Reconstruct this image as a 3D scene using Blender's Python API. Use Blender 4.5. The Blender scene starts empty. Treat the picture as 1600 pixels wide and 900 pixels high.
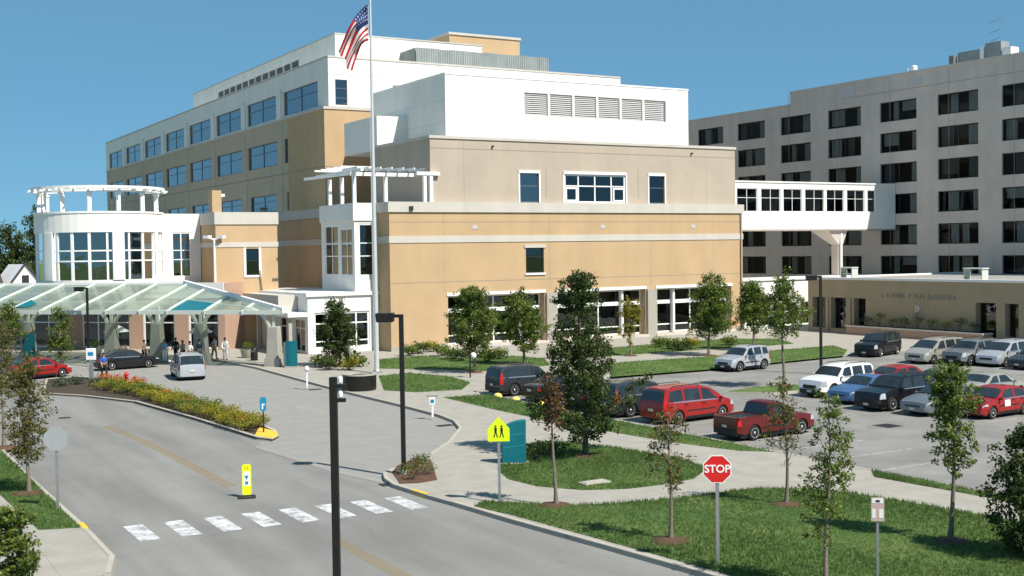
import bpy, bmesh, math, random
from mathutils import Vector, Matrix, noise
R = math.radians
S = bpy.context.scene
COL = S.collection

# ------------------------------------------------------------------ camera, sky, sun, exposure
cam_d = bpy.data.cameras.new('camera')
cam = bpy.data.objects.new('camera', cam_d); COL.objects.link(cam)
cam_d.sensor_width = 36.0
cam_d.lens = 36.0 * 1876.0 / 1600.0
cam_d.clip_start = 0.1; cam_d.clip_end = 6000
cam.location = (0, 0, 8.5)
_yaw, _pit, _rol = R(30.4), R(-1.80), R(0.85)
_f = Vector((math.sin(_yaw)*math.cos(_pit), math.cos(_yaw)*math.cos(_pit), math.sin(_pit)))
_r0 = Vector((math.cos(_yaw), -math.sin(_yaw), 0)); _u0 = _r0.cross(_f)
_r = _r0*math.cos(_rol) - _u0*math.sin(_rol); _u = _r.cross(_f)
cam.rotation_euler = Matrix((_r, _u, -_f)).transposed().to_euler()
S.camera = cam

SUN_EL, SUN_AZ = R(50.0), math.atan2(0.307, -0.953)
w = bpy.data.worlds.new('World'); S.world = w; w.use_nodes = True
nt = w.node_tree
sky = nt.nodes.new('ShaderNodeTexSky'); sky.sky_type = 'NISHITA'; sky.sun_disc = False
sky.sun_elevation = SUN_EL; sky.sun_rotation = SUN_AZ
sky.altitude = 6000; sky.air_density = 1.0; sky.dust_density = 0.0; sky.ozone_density = 10.0
bg = nt.nodes['Background']; bg.inputs['Strength'].default_value = 0.10
gm_ = nt.nodes.new('ShaderNodeGamma'); gm_.inputs[1].default_value = 0.32      # even, hazeless late-morning blue from zenith to horizon
tn_ = nt.nodes.new('ShaderNodeVectorMath'); tn_.operation = 'MULTIPLY'; tn_.inputs[1].default_value = (1.09, 2.02, 2.42)
nt.links.new(sky.outputs[0], gm_.inputs[0]); nt.links.new(gm_.outputs[0], tn_.inputs[0]); nt.links.new(tn_.outputs[0], bg.inputs['Color'])
sd = bpy.data.lights.new('sun', 'SUN'); sd.energy = 4.6; sd.angle = R(0.53); sd.color = (1.0, 0.94, 0.84)
sun = bpy.data.objects.new('sun', sd); COL.objects.link(sun)
_sd = Vector((math.sin(SUN_AZ)*math.cos(SUN_EL), math.cos(SUN_AZ)*math.cos(SUN_EL), math.sin(SUN_EL)))
sun.rotation_euler = (-_sd).to_track_quat('-Z', 'Y').to_euler(); sun.location = _sd*300
S.view_settings.view_transform = 'Standard'; S.view_settings.look = 'None'
S.view_settings.exposure = 0.55; S.view_settings.gamma = 1.0; S.view_settings.use_curve_mapping = False

# ------------------------------------------------------------------ materials
MATS = {}
def mat(name, col, rough=0.8, var=0.0, scale=3.0, bump=0.0, bscale=40.0, metal=0.0, spec=0.4, stain=0.0, coat=0.0, emit=None):
    if name in MATS: return MATS[name]
    m = bpy.data.materials.new(name); m.use_nodes = True
    n, l = m.node_tree.nodes, m.node_tree.links
    b = n['Principled BSDF']
    b.inputs['Roughness'].default_value = rough; b.inputs['Metallic'].default_value = metal
    b.inputs['Specular IOR Level'].default_value = spec
    b.inputs['Coat Weight'].default_value = coat; b.inputs['Coat Roughness'].default_value = 0.05
    b.inputs['Base Color'].default_value = (*col, 1)
    tc = n.new('ShaderNodeTexCoord')
    geo = n.new('ShaderNodeNewGeometry')
    if var > 0 or stain > 0:
        t = n.new('ShaderNodeTexNoise'); t.inputs['Scale'].default_value = scale; t.inputs['Detail'].default_value = 6
        t.inputs['Roughness'].default_value = 0.65
        l.new(geo.outputs['Position'], t.inputs['Vector'])
        r = n.new('ShaderNodeMapRange'); r.inputs[1].default_value = 0.25; r.inputs[2].default_value = 0.75
        r.inputs[3].default_value = 1-var; r.inputs[4].default_value = 1+var
        l.new(t.outputs['Fac'], r.inputs[0])
        mx = n.new('ShaderNodeVectorMath'); mx.operation = 'SCALE'; mx.inputs[0].default_value = col
        l.new(r.outputs[0], mx.inputs['Scale'])
        out = mx.outputs[0]
        if stain > 0:      # vertical rain streaks
            mp = n.new('ShaderNodeMapping'); mp.inputs['Scale'].default_value = (0.8, 0.8, 0.16)
            l.new(geo.outputs['Position'], mp.inputs[0])
            t2 = n.new('ShaderNodeTexNoise'); t2.inputs['Scale'].default_value = 0.9; t2.inputs['Detail'].default_value = 7
            l.new(mp.outputs[0], t2.inputs['Vector'])
            r2 = n.new('ShaderNodeMapRange'); r2.inputs[1].default_value = 0.35; r2.inputs[2].default_value = 0.75
            r2.inputs[3].default_value = 1.0; r2.inputs[4].default_value = 1-stain
            l.new(t2.outputs['Fac'], r2.inputs[0])
            m2 = n.new('ShaderNodeVectorMath'); m2.operation = 'SCALE'
            l.new(out, m2.inputs[0]); l.new(r2.outputs[0], m2.inputs['Scale']); out = m2.outputs[0]
        l.new(out, b.inputs['Base Color'])
    if bump > 0:
        t3 = n.new('ShaderNodeTexNoise'); t3.inputs['Scale'].default_value = bscale; t3.inputs['Detail'].default_value = 3
        l.new(geo.outputs['Position'], t3.inputs['Vector'])
        bp = n.new('ShaderNodeBump'); bp.inputs['Strength'].default_value = bump; bp.inputs['Distance'].default_value = 0.05
        l.new(t3.outputs['Fac'], bp.inputs['Height']); l.new(bp.outputs[0], b.inputs['Normal'])
    if emit:
        b.inputs['Emission Color'].default_value = (*emit[0], 1); b.inputs['Emission Strength'].default_value = emit[1]
    MATS[name] = m; return m

def glass(name, tint, refl, gcol=(1, 1, 1), rough=0.02, ior=1.5):
    m = bpy.data.materials.new(name); m.use_nodes = True
    n, l = m.node_tree.nodes, m.node_tree.links
    n.remove(n['Principled BSDF']); o = n['Material Output']
    tr = n.new('ShaderNodeBsdfTransparent'); tr.inputs[0].default_value = (*tint, 1)
    gl = n.new('ShaderNodeBsdfGlossy'); gl.inputs['Roughness'].default_value = rough; gl.inputs[0].default_value = (*gcol, 1)
    lw = n.new('ShaderNodeFresnel'); lw.inputs[0].default_value = ior
    geo = n.new('ShaderNodeNewGeometry')
    t = n.new('ShaderNodeTexNoise'); t.inputs['Scale'].default_value = 0.8
    l.new(geo.outputs['Position'], t.inputs['Vector'])
    bp = n.new('ShaderNodeBump'); bp.inputs['Strength'].default_value = 0.25; bp.inputs['Distance'].default_value = 0.03
    l.new(t.outputs['Fac'], bp.inputs['Height']); l.new(bp.outputs[0], gl.inputs['Normal'])
    ad = n.new('ShaderNodeMath'); ad.operation = 'ADD'; ad.inputs[1].default_value = refl; ad.use_clamp = True
    l.new(lw.outputs[0], ad.inputs[0])
    mx = n.new('ShaderNodeMixShader'); l.new(ad.outputs[0], mx.inputs[0]); l.new(tr.outputs[0], mx.inputs[1]); l.new(gl.outputs[0], mx.inputs[2])
    l.new(mx.outputs[0], o.inputs[0]); MATS[name] = m; return m

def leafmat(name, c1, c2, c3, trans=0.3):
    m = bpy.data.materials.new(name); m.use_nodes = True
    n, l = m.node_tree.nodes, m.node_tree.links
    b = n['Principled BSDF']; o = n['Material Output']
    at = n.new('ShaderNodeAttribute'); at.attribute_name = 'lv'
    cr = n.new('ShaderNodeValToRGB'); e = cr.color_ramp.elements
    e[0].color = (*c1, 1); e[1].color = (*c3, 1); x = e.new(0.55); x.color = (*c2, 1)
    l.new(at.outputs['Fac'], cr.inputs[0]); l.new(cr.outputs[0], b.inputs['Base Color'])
    b.inputs['Roughness'].default_value = 0.55; b.inputs['Specular IOR Level'].default_value = 0.3
    ts = n.new('ShaderNodeBsdfTranslucent'); l.new(cr.outputs[0], ts.inputs[0])
    mx = n.new('ShaderNodeMixShader'); mx.inputs[0].default_value = trans
    l.new(b.outputs[0], mx.inputs[1]); l.new(ts.outputs[0], mx.inputs[2]); l.new(mx.outputs[0], o.inputs[0])
    MATS[name] = m; return m

def grassmat():
    m = bpy.data.materials.new('lawn'); m.use_nodes = True
    n, l = m.node_tree.nodes, m.node_tree.links
    b = n['Principled BSDF']; b.inputs['Roughness'].default_value = 0.9; b.inputs['Specular IOR Level'].default_value = 0.15
    geo = n.new('ShaderNodeNewGeometry')
    def nz(sc, det=5):
        t = n.new('ShaderNodeTexNoise'); t.inputs['Scale'].default_value = sc; t.inputs['Detail'].default_value = det
        t.inputs['Roughness'].default_value = 0.7; l.new(geo.outputs['Position'], t.inputs['Vector']); return t
    a, c = nz(0.45), nz(9, 4)
    ad = n.new('ShaderNodeMath'); ad.operation = 'MULTIPLY_ADD'; ad.inputs[1].default_value = 0.55; l.new(c.outputs['Fac'], ad.inputs[0])
    sc = n.new('ShaderNodeMath'); sc.operation = 'MULTIPLY'; sc.inputs[1].default_value = 0.5; l.new(a.outputs['Fac'], sc.inputs[0])
    l.new(sc.outputs[0], ad.inputs[2])
    cr = n.new('ShaderNodeValToRGB'); e = cr.color_ramp.elements
    e[0].position = 0.33; e[0].color = (0.045, 0.088, 0.025, 1); e[1].position = 0.74; e[1].color = (0.23, 0.25, 0.09, 1)
    x = e.new(0.52); x.color = (0.098, 0.170, 0.045, 1)
    l.new(ad.outputs[0], cr.inputs[0]); l.new(cr.outputs[0], b.inputs['Base Color'])
    t3 = nz(30, 3); bp = n.new('ShaderNodeBump'); bp.inputs['Strength'].default_value = 0.9; bp.inputs['Distance'].default_value = 0.06
    l.new(t3.outputs['Fac'], bp.inputs['Height']); l.new(bp.outputs[0], b.inputs['Normal'])
    MATS['lawn'] = m

def pavemat(name, c, joint=1.5, jw=0.012, dark=0.6, var=0.1, off=(0, 0)):
    """light concrete with tooled joints, blotches and fine grain"""
    m = mat(name, c, 0.9, var, 1.1, 0.25, 60, spec=0.2)
    n, l = m.node_tree.nodes, m.node_tree.links
    b = n['Principled BSDF']; src = b.inputs['Base Color'].links[0].from_socket
    geo = n.new('ShaderNodeNewGeometry'); sp = n.new('ShaderNodeSeparateXYZ'); l.new(geo.outputs['Position'], sp.inputs[0])
    outs = []
    for k in (0, 1):
        a = n.new('ShaderNodeMath'); a.operation = 'ADD'; a.inputs[1].default_value = 500+off[k]; l.new(sp.outputs[k], a.inputs[0])
        mo = n.new('ShaderNodeMath'); mo.operation = 'MODULO'; mo.inputs[1].default_value = joint; l.new(a.outputs[0], mo.inputs[0])
        g = n.new('ShaderNodeMath'); g.operation = 'GREATER_THAN'; g.inputs[1].default_value = jw*2; l.new(mo.outputs[0], g.inputs[0])
        outs.append(g)
    mu = n.new('ShaderNodeMath'); mu.operation = 'MULTIPLY'; l.new(outs[0].outputs[0], mu.inputs[0]); l.new(outs[1].outputs[0], mu.inputs[1])
    r = n.new('ShaderNodeMapRange'); r.inputs[3].default_value = dark; r.inputs[4].default_value = 1; l.new(mu.outputs[0], r.inputs[0])
    v = n.new('ShaderNodeVectorMath'); v.operation = 'SCALE'; l.new(src, v.inputs[0]); l.new(r.outputs[0], v.inputs['Scale'])
    l.new(v.outputs[0], b.inputs['Base Color']); return m

def roadmat(name, c, var=0.16, stretch=(0.5, 0.06, 1), crack=0.5):
    """worn road: tyre-polished streaks along Y, blotches, sparse dark cracks, aggregate grain"""
    m = mat(name, c, 0.88, var, 0.35, 0.3, 70, spec=0.25)
    n, l = m.node_tree.nodes, m.node_tree.links
    b = n['Principled BSDF']; src = b.inputs['Base Color'].links[0].from_socket
    geo = n.new('ShaderNodeNewGeometry')
    mp = n.new('ShaderNodeMapping'); mp.inputs['Scale'].default_value = stretch; l.new(geo.outputs['Position'], mp.inputs[0])
    t = n.new('ShaderNodeTexNoise'); t.inputs['Scale'].default_value = 1.5; t.inputs['Detail'].default_value = 4; l.new(mp.outputs[0], t.inputs['Vector'])
    r = n.new('ShaderNodeMapRange'); r.inputs[1].default_value = .3; r.inputs[2].default_value = .7; r.inputs[3].default_value = .80; r.inputs[4].default_value = 1.12
    l.new(t.outputs['Fac'], r.inputs[0])
    t4 = n.new('ShaderNodeTexNoise'); t4.inputs['Scale'].default_value = 25; t4.inputs['Detail'].default_value = 4; l.new(geo.outputs['Position'], t4.inputs['Vector'])
    r4 = n.new('ShaderNodeMapRange'); r4.inputs[1].default_value = .3; r4.inputs[2].default_value = .7; r4.inputs[3].default_value = .9; r4.inputs[4].default_value = 1.1
    l.new(t4.outputs['Fac'], r4.inputs[0])
    vo = n.new('ShaderNodeTexVoronoi'); vo.feature = 'DISTANCE_TO_EDGE'; vo.inputs['Scale'].default_value = 0.13
    ds = n.new('ShaderNodeTexNoise'); ds.inputs['Scale'].default_value = 0.9; ds.inputs['Detail'].default_value = 4; l.new(geo.outputs['Position'], ds.inputs['Vector'])
    ma = n.new('ShaderNodeVectorMath'); ma.operation = 'MULTIPLY_ADD'; ma.inputs[1].default_value = (1.6, 1.6, 0); l.new(ds.outputs['Color'], ma.inputs[0]); l.new(geo.outputs['Position'], ma.inputs[2])
    l.new(ma.outputs[0], vo.inputs['Vector'])
    rc = n.new('ShaderNodeMapRange'); rc.inputs[1].default_value = 0.002; rc.inputs[2].default_value = 0.0045; rc.inputs[3].default_value = 1-crack; rc.inputs[4].default_value = 1
    l.new(vo.outputs['Distance'], rc.inputs[0])
    v = src
    for q in (r, r4, rc):
        s = n.new('ShaderNodeVectorMath'); s.operation = 'SCALE'; l.new(v, s.inputs[0]); l.new(q.outputs[0], s.inputs['Scale']); v = s.outputs[0]
    l.new(v, b.inputs['Base Color']); return m

def paintmat(name, c, wear=0.5, soft=.12):
    """road paint, worn through in patches"""
    m = bpy.data.materials.new(name); m.use_nodes = True
    n, l = m.node_tree.nodes, m.node_tree.links
    b = n['Principled BSDF']; b.inputs['Roughness'].default_value = 0.8; b.inputs['Base Color'].default_value = (*c, 1)
    geo = n.new('ShaderNodeNewGeometry'); t = n.new('ShaderNodeTexNoise'); t.inputs['Scale'].default_value = 2.2; t.inputs['Detail'].default_value = 8; t.inputs['Roughness'].default_value = .75
    l.new(geo.outputs['Position'], t.inputs['Vector'])
    r = n.new('ShaderNodeMapRange'); r.inputs[1].default_value = wear-soft; r.inputs[2].default_value = wear+soft; l.new(t.outputs['Fac'], r.inputs[0])
    tr = n.new('ShaderNodeBsdfTransparent'); mx = n.new('ShaderNodeMixShader')
    l.new(r.outputs[0], mx.inputs[0]); l.new(b.outputs[0], mx.inputs[1]); l.new(tr.outputs[0], mx.inputs[2]); l.new(mx.outputs[0], n['Material Output'].inputs[0])
    MATS[name] = m; return m

mat('wing_tan', (0.53, 0.435, 0.325), 0.9, 0.07, 0.35, 0.12, 25, spec=0.2, stain=0.08)
mat('tan', (0.505, 0.358, 0.213), 0.9, 0.07, 0.35, 0.12, 25, spec=0.2, stain=0.08)
mat('beige', (0.455, 0.385, 0.315), 0.9, 0.06, 0.35, 0.12, 25, spec=0.2, stain=0.08)
mat('band', (0.55, 0.52, 0.47), 0.9, 0.05, 0.6, 0.1, 25, spec=0.2, stain=0.10)
mat('white_wall', (0.80, 0.79, 0.75), 0.85, 0.03, 0.4, 0.06, 20, spec=0.25, stain=0.09)
mat('white_paint', (0.80, 0.80, 0.79), 0.5, 0.03, 2)
mat('grey_wall', (0.575, 0.515, 0.465), 0.92, 0.07, 0.5, 0.15, 18, spec=0.2, stain=0.12)
mat('podium_wall', (0.40, 0.32, 0.215), 0.92, 0.08, 0.6, 0.2, 18, spec=0.2, stain=0.08)
mat('joint', (0.30, 0.27, 0.22), 0.9)
mat('joint_light', (0.52, 0.51, 0.48), 0.9)
mat('roof_gravel', (0.30, 0.29, 0.27), 0.95, 0.15, 3, 0.4, 30)
mat('metal_panel', (0.30, 0.33, 0.33), 0.55, 0.12, 0.8, spec=0.4, stain=0.15, metal=0.3)
mat('louvre', (0.48, 0.48, 0.48), 0.6, 0.04, 1)
mat('dark_louvre', (0.16, 0.165, 0.16), 0.6, 0.1, 3)
mat('dark_frame', (0.03, 0.032, 0.034), 0.5)
mat('alu_frame', (0.16, 0.17, 0.19), 0.45, metal=0.3)
mat('interior_dark', (0.045, 0.047, 0.05), 0.95, 0.4, 0.7)  # room gloom put into the base colour, near-black behind the glass
mat('curtain', (0.46, 0.48, 0.47), 0.9, 0.15, 6)
mat('curtain_warm', (0.14, 0.145, 0.15), 0.9, 0.15, 6)
mat('brick_pink', (0.45, 0.30, 0.22), 0.9, 0.1, 4)
mat('concrete', (0.38, 0.36, 0.31), 0.9, 0.10, 1.2, 0.2, 40, stain=0.10)
mat('canopy_metal', (0.56, 0.60, 0.54), 0.5, 0.06, 1)
mat('teal', (0.005, 0.14, 0.175), 0.55, 0.12, 2, spec=0.3)
mat('black_metal', (0.012, 0.011, 0.010), 0.45, 0.2, 3, spec=0.4)
mat('galv', (0.36, 0.37, 0.37), 0.45, 0.12, 6, metal=0.6)
mat('pole_white', (0.62, 0.63, 0.64), 0.35, 0.05, 3, metal=0.25)
mat('sign_red', (0.62, 0.015, 0.012), 0.4, 0.05, 3)
mat('sign_white', (0.82, 0.82, 0.80), 0.45)
mat('sign_lime', (0.72, 0.90, 0.01), 0.45, 0.03, 3)
mat('sign_back', (0.50, 0.53, 0.53), 0.35, 0.06, 4, metal=0.5)
mat('sign_blue', (0.01, 0.22, 0.42), 0.4)
mat('sign_dark', (0.02, 0.025, 0.03), 0.6)
mat('notice_pink', (0.55, 0.40, 0.36), 0.6, 0.08, 8)
mat('yellow_paint', (0.78, 0.47, 0.05), 0.8, 0.15, 5, 0.2, 40)
mat('yellow_cap', (0.78, 0.62, 0.16), 0.7, 0.08, 5)
mat('kerb', (0.42, 0.39, 0.335), 0.9, 0.12, 1.3, 0.25, 50, spec=0.2)
mat('gutter', (0.29, 0.28, 0.255), 0.9, 0.10, 0.8, 0.2, 60, spec=0.2)
mat('mulch', (0.115, 0.062, 0.038), 0.95, 0.35, 9, 0.8, 30)
mat('soil', (0.06, 0.045, 0.03), 0.95, 0.35, 5, 0.8, 20)
mat('bark', (0.13, 0.10, 0.075), 0.95, 0.25, 12, 0.6, 40)
mat('bark_pale', (0.21, 0.175, 0.135), 0.95, 0.25, 12, 0.6, 40)
mat('tyre', (0.012, 0.012, 0.012), 0.8)
mat('rim', (0.55, 0.56, 0.58), 0.25, metal=0.8)
mat('trim', (0.018, 0.018, 0.019), 0.55)
mat('car_glass', (0.022, 0.030, 0.035), 0.05, 0.5, 1.2, spec=0.8)
mat('tail_red', (0.5, 0.012, 0.010), 0.25, spec=0.6)
mat('lamp_clear', (0.62, 0.64, 0.66), 0.12, spec=0.8, metal=0.35)
mat('plate', (0.6, 0.6, 0.58), 0.5)
mat('shingle', (0.045, 0.045, 0.048), 0.9, 0.3, 6)
mat('siding', (0.75, 0.75, 0.75), 0.8)
mat('iron', (0.055, 0.05, 0.045), 0.7, 0.2, 10)
mat('skin_light', (0.50, 0.29, 0.20), 0.6); mat('skin_dark', (0.13, 0.065, 0.04), 0.6)
mat('hair', (0.02, 0.013, 0.009), 0.7); mat('shoe', (0.02, 0.018, 0.017), 0.6)
for nm, c in dict(red=(.30, .010, .008), darkred=(.11, .007, .006), silver=(.48, .50, .52), white=(.80, .80, .79), black=(.008, .008, .010), blue=(.085, .17, .34),
                  grey=(.20, .21, .22), dgrey=(.045, .05, .058), gold=(.42, .40, .35), navy=(.012, .018, .035)).items():
    mat('car_'+nm, c, 0.32, spec=0.4, coat=0.5, metal=0.0 if nm in ('white', 'red', 'black', 'darkred') else 0.35)
glass('glass_dark', (0.30, 0.33, 0.34), 0.05, (0.85, 0.95, 1.0))
glass('glass_blue', (0.34, 0.37, 0.42), 0.20, (0.86, 0.92, 0.95))
glass('glass_tower', (0.52, 0.56, 0.57), 0.0, (0.8, 0.95, 1.0), 0.02, 1.22)
glass('glass_clear', (0.60, 0.64, 0.62), 0.10, (0.8, 0.95, 0.95))
glass('glass_canopy', (0.62, 0.74, 0.66), 0.04, (0.85, 1, .92), 0.15)
_m = MATS['glass_canopy'].node_tree      # fritted glass: half of it a pale sage coating
_d = _m.nodes.new('ShaderNodeBsdfDiffuse'); _d.inputs[0].default_value = (0.52, 0.58, 0.50, 1); _t = _m.nodes.new('ShaderNodeBsdfTranslucent'); _t.inputs[0].default_value = (0.52, 0.60, 0.50, 1)
_a = _m.nodes.new('ShaderNodeMixShader'); _a.inputs[0].default_value = .4; _m.links.new(_d.outputs[0], _a.inputs[1]); _m.links.new(_t.outputs[0], _a.inputs[2])
_b = _m.nodes.new('ShaderNodeMixShader'); _b.inputs[0].default_value = .36; _o = _m.nodes['Material Output']; _s = _o.inputs[0].links[0].from_socket
_m.links.new(_s, _b.inputs[1]); _m.links.new(_a.outputs[0], _b.inputs[2]); _m.links.new(_b.outputs[0], _o.inputs[0])
leafmat('leaf_green', (0.060, 0.100, 0.020), (0.145, 0.205, 0.038), (0.34, 0.36, 0.07), .45)
leafmat('leaf_dark', (0.028, 0.050, 0.015), (0.065, 0.100, 0.026), (0.17, 0.195, 0.05), 0.4)
leafmat('leaf_rust', (0.07, 0.038, 0.016), (0.14, 0.075, 0.026), (0.20, 0.13, 0.05))
leafmat('leaf_mixed', (0.06, 0.075, 0.018), (0.14, 0.14, 0.035), (0.26, 0.16, 0.055), .4)
leafmat('leaf_yellow', (0.12, 0.13, 0.015), (0.28, 0.26, 0.025), (0.55, 0.46, 0.04), .4)
leafmat('leaf_bluegreen', (0.03, 0.055, 0.035), (0.06, 0.10, 0.06), (0.11, 0.15, 0.08))
leafmat('flower_orange', (0.30, 0.07, 0.01), (0.55, 0.16, 0.02), (0.55, 0.05, 0.02))
leafmat('blade', (0.060, 0.115, 0.032), (0.13, 0.215, 0.060), (0.33, 0.33, 0.13), 0.5)
grassmat()
pavemat('sidewalk', (0.345, 0.325, 0.285), 1.5, 0.010, 0.72, 0.13)
pavemat('drive_concrete', (0.275, 0.268, 0.252), 6.3, 0.010, 0.88, 0.11, (1.3, 0.6))
roadmat('asphalt', (0.235, 0.231, 0.219), 0.09, (0.5, 0.05, 1), 0.10)
roadmat('lot', (0.245, 0.238, 0.224), 0.11, (0.2, 0.25, 1), 0.14)
paintmat('stripe_white', (0.62, 0.63, 0.64), 0.555)
paintmat('stripe_lot', (0.55, 0.55, 0.53), 0.52)
paintmat('stripe_yellow', (0.36, 0.275, 0.14), 0.40, .34)

# ------------------------------------------------------------------ mesh helpers
class MB:
    def __init__(s): s.v = []; s.f = []
    def add(s, vs, fs):
        o = len(s.v); s.v += [tuple(p) for p in vs]; s.f += [tuple(i+o for i in f) for f in fs]; return s
    def box(s, x0, x1, y0, y1, z0, z1):
        if x0 > x1: x0, x1 = x1, x0
        if y0 > y1: y0, y1 = y1, y0
        return s.add([(x0, y0, z0), (x1, y0, z0), (x1, y1, z0), (x0, y1, z0), (x0, y0, z1), (x1, y0, z1), (x1, y1, z1), (x0, y1, z1)],
                     [(0, 3, 2, 1), (4, 5, 6, 7), (0, 1, 5, 4), (1, 2, 6, 5), (2, 3, 7, 6), (3, 0, 4, 7)])
    def obox(s, c, ax, ay, az, hx, hy, hz):
        c, ax, ay, az = map(Vector, (c, ax, ay, az)); vs = []
        for k in (-1, 1):
            for i, j in ((-1, -1), (1, -1), (1, 1), (-1, 1)): vs.append(c+ax*hx*i+ay*hy*j+az*hz*k)
        return s.add(vs, [(0, 3, 2, 1), (4, 5, 6, 7), (0, 1, 5, 4), (1, 2, 6, 5), (2, 3, 7, 6), (3, 0, 4, 7)])
    def bar(s, a, b, wd, ht, up=(0, 0, 1)):
        a, b = Vector(a), Vector(b); d = (b-a); L = d.length; d /= L
        sx = d.cross(Vector(up))
        if sx.length < 1e-4: sx = d.cross(Vector((1, 0, 0)))
        sx.normalize(); uz = sx.cross(d)
        return s.obox((a+b)/2, d, sx, uz, L/2, wd/2, ht/2)
    def tube(s, pts, rad, seg=8, cap=True):
        pts = [Vector(p) for p in pts]; rings = []
        for i, p in enumerate(pts):
            d = (pts[min(i+1, len(pts)-1)]-pts[max(i-1, 0)]).normalized()
            a = d.cross(Vector((0.31, 0.95, 0.05))); a.normalize(); b = d.cross(a)
            r = rad[i] if hasattr(rad, '__len__') else rad
            rings.append([p+(a*math.cos(2*math.pi*k/seg)+b*math.sin(2*math.pi*k/seg))*r for k in range(seg)])
        vs = [q for rg in rings for q in rg]; fs = []
        for i in range(len(pts)-1):
            for k in range(seg):
                fs.append((i*seg+k, i*seg+(k+1) % seg, (i+1)*seg+(k+1) % seg, (i+1)*seg+k))
        if cap: fs += [tuple(range(seg))[::-1], tuple((len(pts)-1)*seg+k for k in range(seg))]
        return s.add(vs, fs)
    def lathe(s, prof, c=(0, 0, 0), axis='z', seg=20):
        vs = []; fs = []
        for r, h in prof:
            for k in range(seg):
                a = 2*math.pi*k/seg; x, y = r*math.cos(a), r*math.sin(a)
                vs.append((c[0]+x, c[1]+y, c[2]+h) if axis == 'z' else (c[0]+x, c[1]+h, c[2]+y))
        n = len(prof)
        for i in range(n-1):
            for k in range(seg): fs.append((i*seg+k, i*seg+(k+1) % seg, (i+1)*seg+(k+1) % seg, (i+1)*seg+k))
        fs += [tuple(range(seg))[::-1], tuple((n-1)*seg+k for k in range(seg))]
        return s.add(vs, fs)
    def prism(s, poly, z0, z1, bottom=False):
        n = len(poly)
        a = sum(poly[i][0]*poly[(i+1) % n][1]-poly[(i+1) % n][0]*poly[i][1] for i in range(n))
        if a < 0: poly = poly[::-1]
        from mathutils.geometry import tessellate_polygon
        tri = tessellate_polygon([[Vector((p[0], p[1], 0)) for p in poly]])
        vs = [(p[0], p[1], z1) for p in poly]+[(p[0], p[1], z0) for p in poly]; fs = []
        for t in tri:
            A, B, C = (Vector(vs[i]) for i in t)
            if (B-A).cross(C-A).z < 0: t = t[::-1]
            fs.append(tuple(t))
            if bottom: fs.append(tuple(i+n for i in t[::-1]))
        if z0 != z1:
            for i in range(n): fs.append((i, i+n, (i+1) % n+n, (i+1) % n))
        else: vs = vs[:n]
        return s.add(vs, fs)
    def quad(s, a, b, c, d): return s.add([a, b, c, d], [(0, 1, 2, 3)])
    def wall(s, axis, c, u0, u1, v0, v1, holes=(), depth=0.3):
        """wall sheet in plane axis=c (outside towards minus axis) with openings (u0,u1,v0,v1) and their reveals"""
        us = sorted({u0, u1, *[q for h in holes for q in h[:2] if u0 < q < u1]})
        vs_ = sorted({v0, v1, *[q for h in holes for q in h[2:4] if v0 < q < v1]})
        P = (lambda u, v, d=0: (u, c+d, v)) if axis == 'y' else (lambda u, v, d=0: (c+d, u, v))
        for i in range(len(us)-1):
            for j in range(len(vs_)-1):
                a, b, e, g = us[i], us[i+1], vs_[j], vs_[j+1]; um, vm = (a+b)/2, (e+g)/2
                if any(h[0] < um < h[1] and h[2] < vm < h[3] for h in holes): continue
                q = [P(a, e), P(b, e), P(b, g), P(a, g)]
                s.quad(*(q if axis == 'y' else q[::-1]))
        for h in holes:
            a, b, e, g = h[:4]
            for (p, q) in (((a, e), (b, e)), ((b, e), (b, g)), ((b, g), (a, g)), ((a, g), (a, e))):
                r = [P(*p), P(*p, depth), P(*q, depth), P(*q)]
                s.quad(*(r if axis == 'y' else r[::-1]))
        return s
    def build(s, name, m, parent=None, smooth=False, bevel=0, off=None, kind=None):
        me = bpy.data.meshes.new(name)
        o_ = Vector((0, 0, 0)) if off is None else Vector(off)
        if off is None and parent is not None: o_ = origin(parent)
        me.from_pydata([(p[0]-o_.x, p[1]-o_.y, p[2]-o_.z) for p in s.v], [], s.f); me.update()
        return link(name, me, m, parent, smooth, bevel, kind)
def origin(o):
    v = Vector((0, 0, 0))
    while o is not None:
        v += o.location; o = o.parent
    return v
def link(name, me, m, parent=None, smooth=False, bevel=0, kind=None):
    o = bpy.data.objects.new(name, me); COL.objects.link(o)
    if m and not me.materials: me.materials.append(MATS[m] if isinstance(m, str) else m)
    if smooth:
        me.shade_smooth(); me.set_sharp_from_angle(angle=R(smooth if smooth > 1 else 40))
    if bevel:
        md = o.modifiers.new('bevel', 'BEVEL'); md.width = bevel; md.segments = 1; md.limit_method = 'ANGLE'
    if parent: o.parent = parent
    if kind: o['kind'] = kind
    return o
def empty(name, loc=(0, 0, 0), rz=0, label=None, cat=None, group=None):
    o = bpy.data.objects.new(name, None); COL.objects.link(o); o.location = loc; o.rotation_euler = (0, 0, rz)
    o.empty_display_size = 0.3
    return tag(o, label, cat, group)
def tag(o, label=None, cat=None, group=None):
    if label: o['label'] = label
    if cat: o['category'] = cat
    if group: o['group'] = group
    return o
def struct(o): o['kind'] = 'structure'; return o
def copy_tree(o, parent=None):
    c = o.copy(); COL.objects.link(c); c.parent = parent
    for ch in o.children: copy_tree(ch, c)
    return c
def loc_mb(): return MB()
Z0 = (0, 0, 0)
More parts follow.
